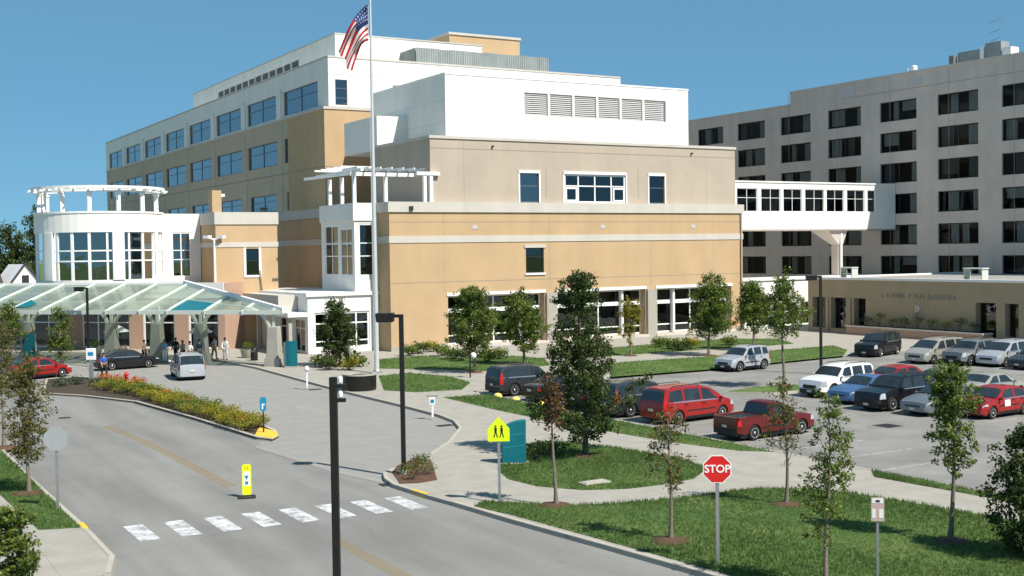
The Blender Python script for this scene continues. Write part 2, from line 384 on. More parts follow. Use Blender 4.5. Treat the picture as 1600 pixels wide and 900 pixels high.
# ------------------------------------------------------------------ ground, roads, pavements
struct(MB().quad((-1500, -1200, -0.05), (1700, -1200, -0.05), (1700, 2200, -0.05), (-1500, 2200, -0.05)).build('ground', 'lawn'))
road = struct(MB().quad((-60, -60, 0), (140, -60, 0), (140, 125, 0), (-60, 125, 0)).build('road', 'asphalt'))
KT = 0.13
kerb_drive = [(27.77, 95.22), (28.41, 85.98), (28.06, 75.71), (27.78, 67.34), (27.83, 60.17), (27.69, 54.85), (27.33, 52.54), (26.46, 50.27), (24.09, 46.83), (21.66, 44.13), (20.18, 42.66)]
bulb = [(19.34, 42.40), (18.61, 41.61), (18.22, 40.64), (17.98, 39.33), (18.14, 37.02)]
kerb_road = [(18.34, 35.48), (18.67, 32.03), (19.24, 27.67), (19.70, 23.76), (20.6, 15.0), (20.9, -8.0), (21.0, -40.0)]
lot_edge = [(34.0, -40.0), (34.0, 58.0), (33.6, 61.0), (34.6, 63.6), (38.0, 65.0), (47.0, 65.2), (54.0, 65.2), (68.4, 66.6), (78.6, 66.8), (78.6, 30.0), (140, 30.0), (140, 240), (-60, 240), (-60, 135), (0, 122), (14, 112), (22.5, 101.2), (26.5, 98.2)]
outline = kerb_drive + bulb + kerb_road + lot_edge
pave = struct(MB().prism(outline, -0.02, KT).build('pavement', 'sidewalk'))
def kerb_run(pts, parent, name='kerb', w_=0.16, m='kerb', z=KT+0.012, inward=1, closed=False):
    """one kerb stone line: sits along the edge, a little proud of the slab"""
    n = len(pts); mb = MB(); P = [Vector(p) for p in pts]
    nr = []
    for i in range(n):
        a = P[(i-1) % n] if (closed or i > 0) else P[i]; b = P[(i+1) % n] if (closed or i < n-1) else P[i]
        d = (b-a).normalized(); nr.append(Vector((-d.y, d.x))*inward)
    rng = range(n if closed else n-1)
    for i in rng:
        j = (i+1) % n
        o1, o2 = P[i]-nr[i]*0.012, P[j]-nr[j]*0.012; i1, i2 = P[i]+nr[i]*w_, P[j]+nr[j]*w_
        vs = [(o1.x, o1.y, -0.02), (o2.x, o2.y, -0.02), (o1.x+nr[i].x*.03, o1.y+nr[i].y*.03, z), (o2.x+nr[j].x*.03, o2.y+nr[j].y*.03, z), (i1.x, i1.y, z), (i2.x, i2.y, z), (i1.x, i1.y, -0.02), (i2.x, i2.y, -0.02)]
        fs = [(0, 1, 3, 2), (2, 3, 5, 4), (4, 5, 7, 6)]
        if inward < 0: fs = [f[::-1] for f in fs]
        mb.add(vs, fs)
    return mb.build(name, m, parent)
def gutter_run(pts, parent, w_=0.55, inward=1, z=0.010):
    P = [Vector(p) for p in pts]; mb = MB(); nr = []; n = len(P)
    for i in range(n):
        d = (P[min(i+1, n-1)]-P[max(i-1, 0)]).normalized(); nr.append(Vector((d.y, -d.x))*inward)
    for i in range(n-1):
        a, b = P[i], P[i+1]; c, d = b+nr[i+1]*w_, a+nr[i]*w_
        q = [(a.x, a.y, z), (d.x, d.y, z), (c.x, c.y, z), (b.x, b.y, z)]
        mb.quad(*(q if inward > 0 else q[::-1]))
    return mb.build('gutter', 'gutter', parent)
kerb_run(kerb_drive, pave, inward=1); kerb_run(bulb, pave, inward=1)
kerb_run(kerb_road, pave, inward=1); kerb_run([(34.0, -40.0), (34.0, 58.0), (33.6, 61.0), (34.6, 63.6), (38.0, 65.0), (47.0, 65.2), (54.0, 65.2), (68.4, 66.6), (78.6, 66.8), (78.6, 30.0)], pave, inward=1)
gutter_run(kerb_road, pave, inward=-1)
# parking lot and drive lane surfaces, each a few millimetres above the road sheet
lot = struct(MB().prism([(34.02, -40), (79, -40), (79, 67.2), (47, 66), (34, 64.4)], 0.005, 0.005).build('parking_lot', 'lot'))
drive = struct(MB().prism([(17.04, 51.37), (17.34, 46.98), (17.55, 44.02), (18.25, 40.38), (19.6, 43), (29.6, 50), (31, 58), (31, 88), (29, 99), (14, 114), (-10, 122), (-10, 108), (14.5, 89), (19.0, 80), (19.0, 66), (18.4, 55)], 0.004, 0.004).build('drive_lane', 'drive_concrete'))
MB().prism([(16.98, 51.62), (17.40, 47.13), (17.61, 44.15), (18.36, 40.61), (18.10, 40.04), (17.35, 43.50), (17.12, 46.41), (16.75, 50.94)], 0.009, 0.009).build('drain_strip', 'gutter', drive)
# crosswalk bars and worn centre line
for px in range(8):
    x = 8.62 + px*1.235
    MB().add([(x-.30, 36.25-px*.085, 0.006), (x+.30, 36.25-px*.085, 0.006), (x+.30, 38.55-px*.10, 0.006), (x-.30, 38.55-px*.10, 0.006)], [(0, 1, 2, 3)]).build('crosswalk_bar', 'stripe_white', road)
for (y0, y1, x0) in ((-10, 33.2, 13.25), (43.0, 62, 13.15)):
    for dx in (0,):
        n = 12; mb = MB()
        for i in range(n):
            a, b = y0+(y1-y0)*i/n, y0+(y1-y0)*(i+1)/n
            ca = -0.0032*max(0, a-50)**2; cb = -0.0032*max(0, b-50)**2
            mb.quad((x0+dx-.24+ca, a, .006), (x0+dx+.24+ca, a, .006), (x0+dx+.24+cb, b, .006), (x0+dx-.24+cb, b, .006))
        mb.build('centre_line', 'stripe_yellow', road)
for k in range(12):     # parking bay lines, both rows
    y = 61.5-k*2.7
    MB().quad((34.3, y-.05, .010), (39.4, y-.05, .010), (39.4, y+.05, .010), (34.3, y+.05, .010)).build('bay_line', 'stripe_lot', lot)
for k in range(9):
    y = 50.9-k*2.66
    MB().quad((48, y-.05, .010), (58.2, y-.05, .010), (58.2, y+.05, .010), (48, y+.05, .010)).build('bay_line', 'stripe_lot', lot)
for (cx, cy, rr) in ((11.5, 66.5, .34),):
    mb = MB().lathe([(rr, 0.004), (rr, .016), (rr*.8, .016), (rr*.78, .008)], (cx, cy, 0)); mb.build('manhole_cover', 'iron', road)
for (cx, cy, a, b) in ((26.6, 52.0, .42, .26), (27.1, 70.6, .40, .26), (18.15, 40.0, .36, .24), (43.5, 39.5, .5, .5)):
    mb = MB().box(cx-a, cx+a, cy-b, cy+b, 0.012, 0.024)
    o = tag(empty('storm_drain', (cx, cy, 0.0)), {26.6: 'square iron storm drain grate at the curved kerb by the white marker post', 27.1: 'iron storm drain grate under the kerb near the teal bin', 18.15: 'iron storm drain grate at the corner planter kerb', 43.5: 'iron storm drain grate in the parking aisle before the black off-roader'}[cx], 'drain')
    MB().box(-a, a, -b, b, .011, .02).build('frame', 'iron', o, off=Z0)
    for i in range(5): MB().box(-a*.85+i*a*.36, -a*.85+i*a*.36+.06, -b*.85, b*.85, .0205, .03).build('bar', 'sign_dark', o, off=Z0)
# yellow painted kerb ends
kerb_run([bulb[3], (Vector(bulb[3])*.45+Vector(bulb[4])*.55).to_tuple(), bulb[4]][1:], pave, 'yellow_kerb_end', .17, 'yellow_paint', KT+.016)

# road island with planting
isl = [(12.26, 78.45), (14.14, 75.38), (16.04, 70.50), (16.91, 61.65), (17.49, 53.15), (17.91, 52.16), (18.49, 52.89), (19.03, 54.68), (19.52, 67.14), (19.00, 78.96), (18.28, 83.94), (16.07, 87.79), (13.89, 87.40)]
island = struct(MB().prism(isl, -0.02, 0.11).build('traffic_island', 'soil'))
kerb_run(isl[::-1], island, inward=-1, closed=True, w_=0.2)
MB().prism([(17.56, 53.56), (17.97, 52.35), (18.54, 53.10), (18.84, 54.32), (18.60, 56.01)], 0.11, 0.147).build('yellow_nose', 'yellow_paint', island)
# left verge with its walk
lv = [(-60, 62), (7.3, 61.5), (7.15, 50), (7.25, 39.2), (7.25, 37.4), (7.2, 34.4), (6.7, 32.6), (5.2, 32.0), (-60, 31.5)]
verge = struct(MB().prism(lv, -0.02, KT).build('verge', 'sidewalk'))
kerb_run(lv[1:7], verge, inward=-1)
gutter_run(lv[1:7], verge, inward=1, w_=0.75)
MB().add([(7.27, 39.3, .146), (7.1, 39.3, .146), (7.1, 38.3, .146), (7.25, 38.3, .146)], [(0, 1, 2, 3)]).build('yellow_kerb_end', 'yellow_paint', verge)
# planted corner bed
bed = struct(MB().prism([(18.96, 41.52), (19.73, 42.64), (21.07, 43.80), (21.31, 42.91), (19.68, 39.17), (18.87, 39.00), (18.24, 39.29)], 0.10, 0.16).build('corner_bed', 'mulch'))
# lawns: sheets laid over the pavement slab
def lawn(pts, name='lawn'):
    """slightly domed turf sheet"""
    n = len(pts); me = bpy.data.meshes.new(name); bm = bmesh.new()
    vs = [bm.verts.new((p[0], p[1], KT+.012)) for p in pts]; bm.faces.new(vs)
    bmesh.ops.triangulate(bm, faces=bm.faces[:])
    for _ in range(3): bmesh.ops.subdivide_edges(bm, edges=[e for e in bm.edges if e.calc_length() > 1.2], cuts=1)
    bmesh.ops.triangulate(bm, faces=bm.faces[:])
    for v in bm.verts:
        if not v.is_boundary: v.co.z += 0.035 + 0.05*noise.noise(Vector((v.co.x*.25, v.co.y*.25, 3)))
    bm.normal_update(); bm.faces.ensure_lookup_table()
    if bm.faces and bm.faces[0].normal.z < 0: bmesh.ops.reverse_faces(bm, faces=bm.faces[:])
    bm.to_mesh(me); bm.free()
    return struct(link(name, me, 'lawn', smooth=60))
L3 = [(18.62, 34.44), (19.33, 34.93), (21.10, 32.86), (22.65, 32.16), (24.94, 31.70), (28.11, 31.47), (29.56, 30.33), (30.24, 29.07), (31.08, 24.24), (31.6, 15), (32, -20), (21.3, -20), (21.0, 15), (19.99, 24.24), (19.54, 28.09), (18.99, 32.58)]
OVAL = [(22.48, 39.54), (23.99, 41.92), (26.00, 43.98), (27.53, 44.36), (28.11, 43.72), (29.14, 41.33), (29.68, 37.71), (29.27, 35.43), (27.50, 34.02), (26.00, 33.76), (24.41, 33.89), (23.01, 34.59), (22.08, 36.05), (21.90, 37.77)]
STRIP = [(33.82, 60.6), (31.2, 61.2), (31.0, 55), (31.1, 48.5), (31.9, 41), (32.8, 37.6), (33.82, 36.6)]
L4 = [(33.82, 31.5), (33.0, 30.6), (33.3, 26), (33.2, 18), (33.4, -20), (33.82, -20)]
LA = [(33.07, 74.30), (35.65, 74.91), (36.77, 70.85), (36.13, 66.97), (33.88, 63.88), (31.06, 64.41), (29.93, 66.51)]
LB = [(35.27, 79.21), (38.23, 85.83), (42.42, 86.69), (43.76, 82.65), (48.02, 82.00), (48.80, 78.46), (46.17, 73.38), (40.49, 72.69), (37.55, 76.77)]
LC = [(45.10, 64.24), (52.67, 64.01), (67.55, 65.63), (71.50, 69.05), (73.84, 72.89), (64.80, 72.40), (59.56, 71.60), (53.22, 72.06), (50.23, 71.93)]
LD = [(49.36, 76.60), (54.24, 76.78), (63.49, 76.72), (68.13, 76.11), (72.81, 76.49), (75.28, 81.12), (71.67, 84.33), (65.03, 84.25), (57.26, 82.90), (53.08, 82.36)]
LV = [(7.05, 61), (5.0, 61), (5.6, 47), (5.9, 39.0), (7.05, 38.6)]
LI = [(45.6, 53.6), (47.6, 51.6), (51.5, 51.4), (51.5, 53.9), (48.5, 54.4)]
for p in (L3, OVAL, STRIP, L4, LA, LB, LC, LD, LV): lawn(p)
li = struct(MB().prism(LI, -0.02, KT).build('parking_island', 'kerb')); 
lawn([(Vector(p)*0.95+Vector((48.9, 53.0))*0.05).to_tuple() for p in LI])
# ------------------------------------------------------------------ building helpers
rng = random.Random(5)
def pbox(mb, axis, c, u0, u1, d0, d1, v0, v1):
    if axis == 'y': mb.box(u0, u1, c+d0, c+d1, v0, v1)
    else: mb.box(c+d0, c+d1, u0, u1, v0, v1)
    return mb
def window(parent, axis, c, u0, u1, v0, v1, us=(), vs=(), fm='white_paint', gm='glass_dark', fw=0.09, set_=0.18, curtain=None, name='window', proud=False):
    """frame with mullions at us / transoms at vs, one pane per light; curtains behind the glass"""
    mb = MB(); d0, d1 = (set_-.06, set_+.06)
    pbox(mb, axis, c, u0, u0+fw, d0, d1, v0, v1); pbox(mb, axis, c, u1-fw, u1, d0, d1, v0, v1)
    pbox(mb, axis, c, u0+fw, u1-fw, d0+.002, d1-.002, v0, v0+fw); pbox(mb, axis, c, u0+fw, u1-fw, d0+.002, d1-.002, v1-fw, v1)
    for u in us: pbox(mb, axis, c, u-fw*.4, u+fw*.4, d0+.004, d1-.004, v0+fw, v1-fw)
    for v in vs: pbox(mb, axis, c, u0+fw, u1-fw, d0+.006, d1-.006, v-fw*.35, v+fw*.35)
    o = mb.build(name, fm, parent)
    U = [u0+fw*.6, *us, u1-fw*.6]; V = [v0+fw*.6, *vs, v1-fw*.6]
    for i in range(len(U)-1):
        for j in range(len(V)-1):
            p = MB(); tilt = rng.uniform(-.006, .006)
            if axis == 'y': p.quad((U[i], c+set_+tilt, V[j]), (U[i+1], c+set_-tilt, V[j]), (U[i+1], c+set_-tilt, V[j+1]), (U[i], c+set_+tilt, V[j+1]))
            else: p.quad((c+set_+tilt, U[i+1], V[j]), (c+set_-tilt, U[i], V[j]), (c+set_-tilt, U[i], V[j+1]), (c+set_+tilt, U[i+1], V[j+1]))
            p.build('pane', gm, o)
    if curtain:
        for (a, b, e, f_, cm) in curtain:
            m = MB(); n = max(3, int((b-a)/.16))
            for k in range(n):     # pleated cloth
                q0, q1 = a+(b-a)*k/n, a+(b-a)*(k+1)/n; z0 = .30+.05*(k % 2); z1 = .30+.05*((k+1) % 2)
                if axis == 'y': m.quad((q0, c+z0+set_, e), (q1, c+z1+set_, e), (q1, c+z1+set_, f_), (q0, c+z0+set_, f_))
                else: m.quad((c+z1+set_, q1, e), (c+z0+set_, q0, e), (c+z0+set_, q0, f_), (c+z1+set_, q1, f_))
            m.build('curtain', cm, o)
    return o
def shell(mb, x0, x1, y0, y1, z0, z1, hf=(), hl=(), dep=0.3, top=True, front=True, left=True):
    if front: mb.wall('y', y0, x0, x1, z0, z1, hf, dep)
    if left: mb.wall('x', x0, y0, y1, z0, z1, hl, dep)
    mb.quad((x1, y0, z0), (x1, y1, z0), (x1, y1, z1), (x1, y0, z1)); mb.quad((x1, y1, z0), (x0, y1, z0), (x0, y1, z1), (x1, y1, z1))
    if top: mb.quad((x0, y0, z1), (x1, y0, z1), (x1, y1, z1), (x0, y1, z1))
    return mb
def strip_f(parent, name, m, x0, x1, y, z0, z1, proud=.06, t=.2): return MB().box(x0, x1, y-proud, y+t, z0, z1).build(name, m, parent)
def strip_l(parent, name, m, x, y0, y1, z0, z1, proud=.06, t=.2): return MB().box(x-proud, x+t, y0, y1, z0, z1).build(name, m, parent)

# ------------------------------------------------------------------ hospital: long clinical block behind
LB_ = empty('long_hospital_wing', (47, 117, 0), 0, 'long hospital wing with white top floor, blue window bands and shaded tan side', 'building')
XL, YF, ZT = 47.0, 117.0, 28.75
bays = [(120.0+12.93*k, 130.6+12.93*k) for k in range(8)]
h1 = [(a, b, 24.0, 26.7) for a, b in bays]
h2 = [(a, b, 18.7, 21.45) for a, b in bays]
h3 = [(a+.6, b-.6, 13.4, 15.4) for a, b in bays]
shell(MB(), XL, 84, YF, 223.8, 23.7, ZT, [(47.75, 49.1, 23.85, 26.5)], h1, .35).build('white_wall', 'white_wall', LB_)
shell(MB(), XL+.012, 84, YF+.012, 223.8, 0, 23.7, [], h2+h3, .35, top=False).build('tan_wall', 'wing_tan', LB_)
MB().box(XL+2.2, XL+2.3, YF+2, 223, .1, ZT-.3).build('dark_backing', 'interior_dark', LB_)  # dark sheet added behind the glass to keep the windows dark
MB().box(XL+.1, 83.8, YF+.1, 223.6, ZT-.3, ZT-.12).build('roof', 'roof_gravel', LB_)
for z in (9.1, 17.2, 23.0): MB().box(XL+.3, XL+2.2, YF+.4, 223, z-.4, z).build('floor_slab', 'interior_dark', LB_)
for hs in (h1, h2, h3):
    for (a, b, c, d) in hs:
        m_ = (a+b)/2; cu = []
        for (p, q) in ((a, m_), (m_, b)):
            if rng.random() < .8: dd = rng.uniform(.25, .95); cu.append((p+.3, q-.3, d-(d-c)*dd, d-.1, 'curtain'))
        window(LB_, 'x', XL, a, b, c, d, (m_,), (c+(d-c)*.62,), 'alu_frame', 'glass_blue', .10, .22, cu)
window(LB_, 'y', YF, 47.75, 49.1, 23.85, 26.5, (), (24.6, 25.6), 'alu_frame', 'glass_blue', .08, .22)
for k in range(7):      # proud white piers of the top floor
    a, b = bays[k][1], bays[k+1][0]
    strip_l(LB_, 'pier', 'white_wall', XL, a+.45, b-.45, 23.75, 27.0, .22, .1)
strip_l(LB_, 'sill_band', 'band', XL, YF+.3, 223.5, 23.55, 23.82, .10)
for z in (17.5, 12.2): strip_l(LB_, 'reveal_band', 'joint', XL, 129, 223.5, z, z+.09, .015, .02)
strip_f(LB_, 'reveal_band', 'joint_light', XL+.02, 83.5, YF, 26.95, 27.05, .012, .02)
strip_l(LB_, 'coping', 'band', XL, YF-.02, 223.8, ZT-.02, ZT+.16, .07, .35)
strip_f(LB_, 'coping', 'band', XL-.05, 84, YF, ZT-.015, ZT+.155, .07, .35)
# stair tower
MB().box(46.35, 53.5, 116.7, 127.6, 0, 23.35).build('stair_tower', 'tan', LB_)
MB().box(46.25, 53.6, 116.6, 127.7, 23.352, 23.62).build('stair_tower_cap', 'band', LB_)
for z in (17.4, 11.9): MB().box(46.335, 53.49, 116.685, 127.55, z, z+.08).build('reveal_band', 'joint', LB_)
MB().box(50.1, 53.2, 118, 124, 23.62, 25.0).build('plant_box', 'grey_wall', LB_)
# set-back mechanical storey
XU = 51.1
shell(MB(), XU, 69.7, 125, 181.4, ZT-.2, 32.7, [], [(136.4, 169, 30.75, 31.55)], .3).build('mechanical_storey', 'white_wall', LB_)
strip_l(LB_, 'coping', 'band', XU, 124.95, 181.4, 32.7, 32.85, .06, .35)
strip_f(LB_, 'coping', 'band', XU-.04, 69.7, 125, 32.702, 32.852, .06, .35)
for k in range(12):
    a = 136.5+k*2.71; mb = MB()
    for j in range(5): mb.box(XU+.05, XU+.2, a, a+2.35, 30.78+j*.15, 30.86+j*.15)
    mb.box(XU+.22, XU+.26, a, a+2.35, 30.75, 31.55)
    mb.build('louvre', 'dark_louvre', LB_)
    MB().box(XU-.03, XU+.25, a+2.4, a+2.62, 30.75, 31.55).build('louvre_post', 'white_wall', LB_)
# corrugated plant screen: single panels
MB().box(59.3, 76.2, 121.4, 132, 28.7, 30.9).build('plant_housing', 'dark_louvre', LB_)
for k in range(12):
    x = 59.1+k*1.45
    mb = MB(); n = 10
    for i in range(n):
        a, b = x+1.40*i/n, x+1.40*(i+1)/n; d = .05*(i % 2)
        mb.box(a, b-.004, 121-d, 121.1-d, 28.75, 31.2+.03*math.sin(k*2.3))
    mb.build('screen_panel', 'metal_panel', LB_)
for k in range(8):
    y = 121.2+k*1.38; mb = MB()
    for i in range(10): mb.box(59.05-.05*(i % 2), 59.12, y+.136*i, y+.136*(i+1)-.004, 28.75, 31.2)
    mb.build('screen_panel', 'metal_panel', LB_)
# tan penthouse at the back
MB().box(70.6, 80.9, 135, 150, 28.6, 35.8).build('penthouse', 'tan', LB_)
MB().box(70.45, 81.05, 134.85, 150.2, 35.802, 36.1).build('penthouse_cap', 'band', LB_)

# ------------------------------------------------------------------ hospital: front block
FB = empty('front_hospital_building', (42.1, 91.9, 0), 0, 'tan hospital front block with three storeys, white penthouse and glazed ground floor', 'building')
X0, X1, Y0 = 42.1, 80.7, 91.9
ops = [(47.5, 57.3, .35, 4.65), (58.7, 68.6, .35, 4.65), (69.9, 79.2, .35, 4.65)]
sm = (55.4, 57.3, 6.45, 8.7)
shell(MB(), X0, X1, Y0, 120, 0, 12.6, ops+[sm], [], .95).build('tan_wall', 'tan', FB)
MB().box(X0+.5, X1-.3, Y0+7.5, Y0+7.6, .1, 5.2).build('dark_backing', 'interior_dark', FB)
MB().box(X0+.5, X1-.3, Y0+.5, Y0+7.5, 5.0, 5.2).build('ceiling', 'interior_dark', FB)
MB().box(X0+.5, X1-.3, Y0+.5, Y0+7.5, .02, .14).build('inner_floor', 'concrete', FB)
MB().box(X0-.14, X1+.14, Y0-.14, 120, 11.85, 12.72).build('parapet_band', 'band', FB)
MB().box(X0-.06, X1+.06, Y0-.06, 120, 9.25, 9.83).build('string_course', 'band', FB)
for z in (5.85, 11.0): strip_f(FB, 'reveal_band', 'joint', X0+.05, X1-.05, Y0, z, z+.05, .012, .02)
for (a, b) in ((X0-.03, 47.4), (79.3, X1+.03)): strip_f(FB, 'plinth', 'concrete', a, b, Y0, 0.05, .55, .05, .1)
for i, (a, b, c, d) in enumerate(ops):
    n = 4; st = (b-a)/n
    window(FB, 'y', Y0, a, b, c, d, [a+st*k for k in range(1, n)], (1.15, 3.35), 'white_paint', 'glass_dark', .16, .8, name='shopfront')
    strip_f(FB, 'lintel', 'white_paint', a-.1, b+.1, Y0, d, d+.26, .08, .1)
    strip_f(FB, 'white_transom', 'white_paint', a+.1, b-.1, Y0+.66, 3.15, 3.5, .02, .08)
    strip_f(FB, 'ledge', 'band', a-.2, b+.2, Y0, .05, .34, .35, .1)
    for (u, r_) in ((a+st*1.0, .16), (a+st*3.0, .16)):
        MB().lathe([(r_, .36), (r_, 4.64)], (u, Y0+.4, 0), seg=14).build('column', 'white_paint', FB, smooth=40)
for x in (57.3, 68.6):
    MB().box(x+.12, x+1.2, Y0-.25, Y0+.2, .05, 4.62).build('pier', 'concrete', FB)
window(FB, 'y', Y0, *sm, (), (7.9,), 'dark_frame', 'glass_dark', .08, .2)
strip_f(FB, 'lintel', 'band', sm[0]-.15, sm[1]+.15, Y0, 8.7, 8.98, .09, .1); strip_f(FB, 'sill', 'white_paint', sm[0]-.12, sm[1]+.12, Y0, 6.27, 6.45, .12, .1)
for k, (x, sz) in enumerate(((43.9, .26), )): MB().box(x, x+.35, Y0-.26, Y0-.14, 12.0, 12.35).build('wall_lamp', 'dark_frame', FB)
# third storey, greyer beige
UX0, UX1, UY = 46.24, 80.2, 92.35
tw = [(55.15, 57.15, 12.76, 15.4), (59.9, 66.75, 12.76, 15.4), (69.5, 71.35, 12.76, 15.4)]
shell(MB(), UX0, UX1, UY, 104, 12.6, 18.2, tw, [], .35).build('upper_wall', 'beige', FB)
MB().box(UX0-.1, UX1+.1, UY-.1, 104.1, 18.202, 18.45).build('coping', 'band', FB)
strip_f(FB, 'reveal_band', 'joint', UX0+.03, UX1-.03, UY, 17.35, 17.41, .012, .02)
MB().box(UX0+.5, UX1-.5, UY+3, UY+3.1, 12.7, 18).build('dark_backing', 'interior_dark', FB)
window(FB, 'y', UY, *tw[0], (), (14.25,), 'alu_frame', 'glass_blue', .09, .15)
window(FB, 'y', UY, *tw[2], (), (14.25,), 'alu_frame', 'glass_dark', .09, .15)
window(FB, 'y', UY, *tw[1], (61.45, 63.3, 65.15), (14.32,), 'white_paint', 'glass_dark', .16, .12)
for (a, b) in ((60.0, 61.3), (65.3, 66.65)):
    window(FB, 'y', UY, a, b, 12.9, 14.2, (), (), 'white_paint', 'glass_dark', .16, .06, name='casement')
for (a, b, c, d) in tw:
    strip_f(FB, 'lintel', 'white_paint', a-.12, b+.12, UY, d, d+.24, .1, .1); strip_f(FB, 'jamb', 'white_paint', a-.16, a, UY, c, d, .05, .1); strip_f(FB, 'jamb', 'white_paint', b, b+.16, UY, c, d, .05, .1)
for (a, b) in ((57.9, 57.96), (68.2, 68.26)): strip_f(FB, 'reveal_band', 'joint', a, b, UY, 13.2, 16, .01, .02)
for x in (52.3, 74.6): MB().box(x, x+.16, UY-.2, UY-.01, 17.6, 17.74).build('wall_lamp', 'dark_frame', FB)
# white penthouse with louvres
PX0, PX1, PY = 50.15, 78.0, 96.9
shell(MB(), PX0, PX1, PY, 113.3, 18.0, 24.5, [(58.5, 75.15, 21.2, 23.3)], [], .3).build('penthouse', 'white_wall', FB)
MB().box(PX0-.05, PX1+.05, PY-.05, 113.35, 24.502, 24.66).build('penthouse_coping', 'white_paint', FB)
MB().box(58, 75.6, PY+.4, PY+.5, 21, 23.5).build('louvre_back', 'louvre', FB)
for k in range(6):
    a = 58.55+k*2.78; mb = MB(); ww = 2.52
    for j in range(11): mb.add([(a, PY+.08, 21.24+j*.187), (a+ww, PY+.08, 21.24+j*.187), (a+ww, PY+.2, 21.40+j*.187), (a, PY+.2, 21.40+j*.187)], [(0, 1, 2, 3)])
    mb.build('louvre', 'louvre', FB)
    if k < 5: MB().box(a+2.54, a+2.76, PY-.04, PY+.3, 21.2, 23.3).build('louvre_post', 'white_wall', FB)
for x in (58.4, 64.2, 69.7, 75.25): strip_f(FB, 'panel_joint', 'joint_light', x, x+.03, PY, 18.6, 21.2 if 58.5 < x < 75 else 24.4, .008, .02)
strip_f(FB, 'panel_joint', 'joint_light', 58.4, 75.2, PY, 20.2, 20.23, .009, .02)
for z in (20.2, 22.2): strip_l(FB, 'panel_joint', 'joint_light', PX0, PY+.1, 113, z, z+.03, .008, .02)
MB().box(47.0, PX0-.01, 105, 113, 18.2, 21.45).build('plant_room', 'white_wall', FB)
MB().box(UX0+.3, UX1-.3, UY+.3, 103.8, 17.9, 18.1).build('roof', 'roof_gravel', FB)

# bay-windowed stair lobby on the corner, with its first floor wing
BP = empty('corner_pavilion', (40, 94.3, 0), 0, 'white two-storey glazed corner pavilion with roof pergola behind the flagpole', 'building')
bx0, by0 = 39.95, 94.3
bw_f = [(40.35, 41.75, 6.5, 10.95)]; bw_l = [(94.75, 97.4, 6.5, 10.6), (97.9, 101.0, 6.5, 10.9)]
shell(MB(), bx0, 42.09, by0, 101.8, 5.1, 12.6, bw_f, bw_l, .2).build('white_wall', 'white_wall', BP)
MB().box(42.0, 42.08, 94.5, 101.6, 5.2, 12.4).build('dark_backing', 'interior_dark', BP)
window(BP, 'y', by0, *bw_f[0], (), (8.2, 9.3), 'white_paint', 'glass_dark', .12, .1)
window(BP, 'x', bx0, *bw_l[0], (96.0,), (8.2, 9.3), 'white_paint', 'glass_clear', .13, .1); window(BP, 'x', bx0, *bw_l[1], (99.4,), (8.2, 9.3), 'white_paint', 'glass_clear', .13, .1)
MB().box(bx0-.12, 42.09, by0-.12, 101.9, 11.2, 12.7).build('parapet', 'white_wall', BP)
fw_f = [(36.2, 41.2, .5, 3.55)]; fw_l = [(95.0, 97.6, .2, 3.0), (98.2, 101.2, .2, 3.0)]
shell(MB(), 35.66, 42.08, 94.28, 111, 0, 5.08, fw_f, fw_l, .3).build('wing_wall', 'white_wall', BP)
MB().box(36, 42, 99, 99.1, .1, 4.9).build('dark_backing', 'interior_dark', BP)
window(BP, 'y', 94.28, *fw_f[0], (37.4, 38.7, 40.0), (1.1, 2.6), 'white_paint', 'glass_dark', .16, .15, name='shopfront')
for q in fw_l: window(BP, 'x', 35.66, *q, (sum(q[:2])/2,), (2.2,), 'white_paint', 'glass_dark', .12, .15, name='shopfront')
MB().box(35.5, 42.09, 94.1, 111, 4.9, 5.2).build('wing_coping', 'white_paint', BP)
MB().box(33.9, 35.6, 94.2, 104, 3.25, 3.6).build('side_canopy', 'white_paint', BP)
MB().box(33.95, 35.6, 96.6, 111, 3.602, 5.0).build('side_fascia', 'band', BP)
for y in (94.6, 98.5, 102.5): MB().box(34.1, 34.4, y, y+.3, 0, 3.24).build('side_post', 'concrete', BP)
def pergola(root, cx, cy, z0, z1, r_, a0, a1, n, tail):
    for i in range(n):
        a = a0+(a1-a0)*i/(n-1); x, y = cx+r_*math.cos(a), cy+r_*math.sin(a)
        MB().box(x-.17, x+.17, y-.17, y+.17, z0, z1).build('post', 'white_paint', root)
        MB().box(x-.24, x+.24, y-.24, y+.24, z1, z1+.12).build('post_cap', 'white_paint', root)
    for k in range(2):
        mb = MB(); zz = z1+.14+k*.26; rr = r_+(.0 if k == 0 else .55)
        m = 28
        for i in range(m):
            a, b = a0+(a1-a0)*i/m, a0+(a1-a0)*(i+1)/m
            for (ri, ro) in ((rr-.12, rr+.12),):
                P = [(cx+q*math.cos(t), cy+q*math.sin(t)) for q, t in ((ri, a), (ro, a), (ro, b), (ri, b))]
                mb.prism(P, zz, zz+.24, True)
        mb.build('ring_beam', 'white_paint', root)
    for i in range(n*2-1):
        a = a0+(a1-a0)*i/(n*2-2); d = Vector((math.cos(a), math.sin(a), 0)); c = Vector((cx, cy, z1+.34))
        MB().bar(c+d*(r_-1.0), c+d*(r_+tail), .10, .16).build('rafter', 'white_paint', root)
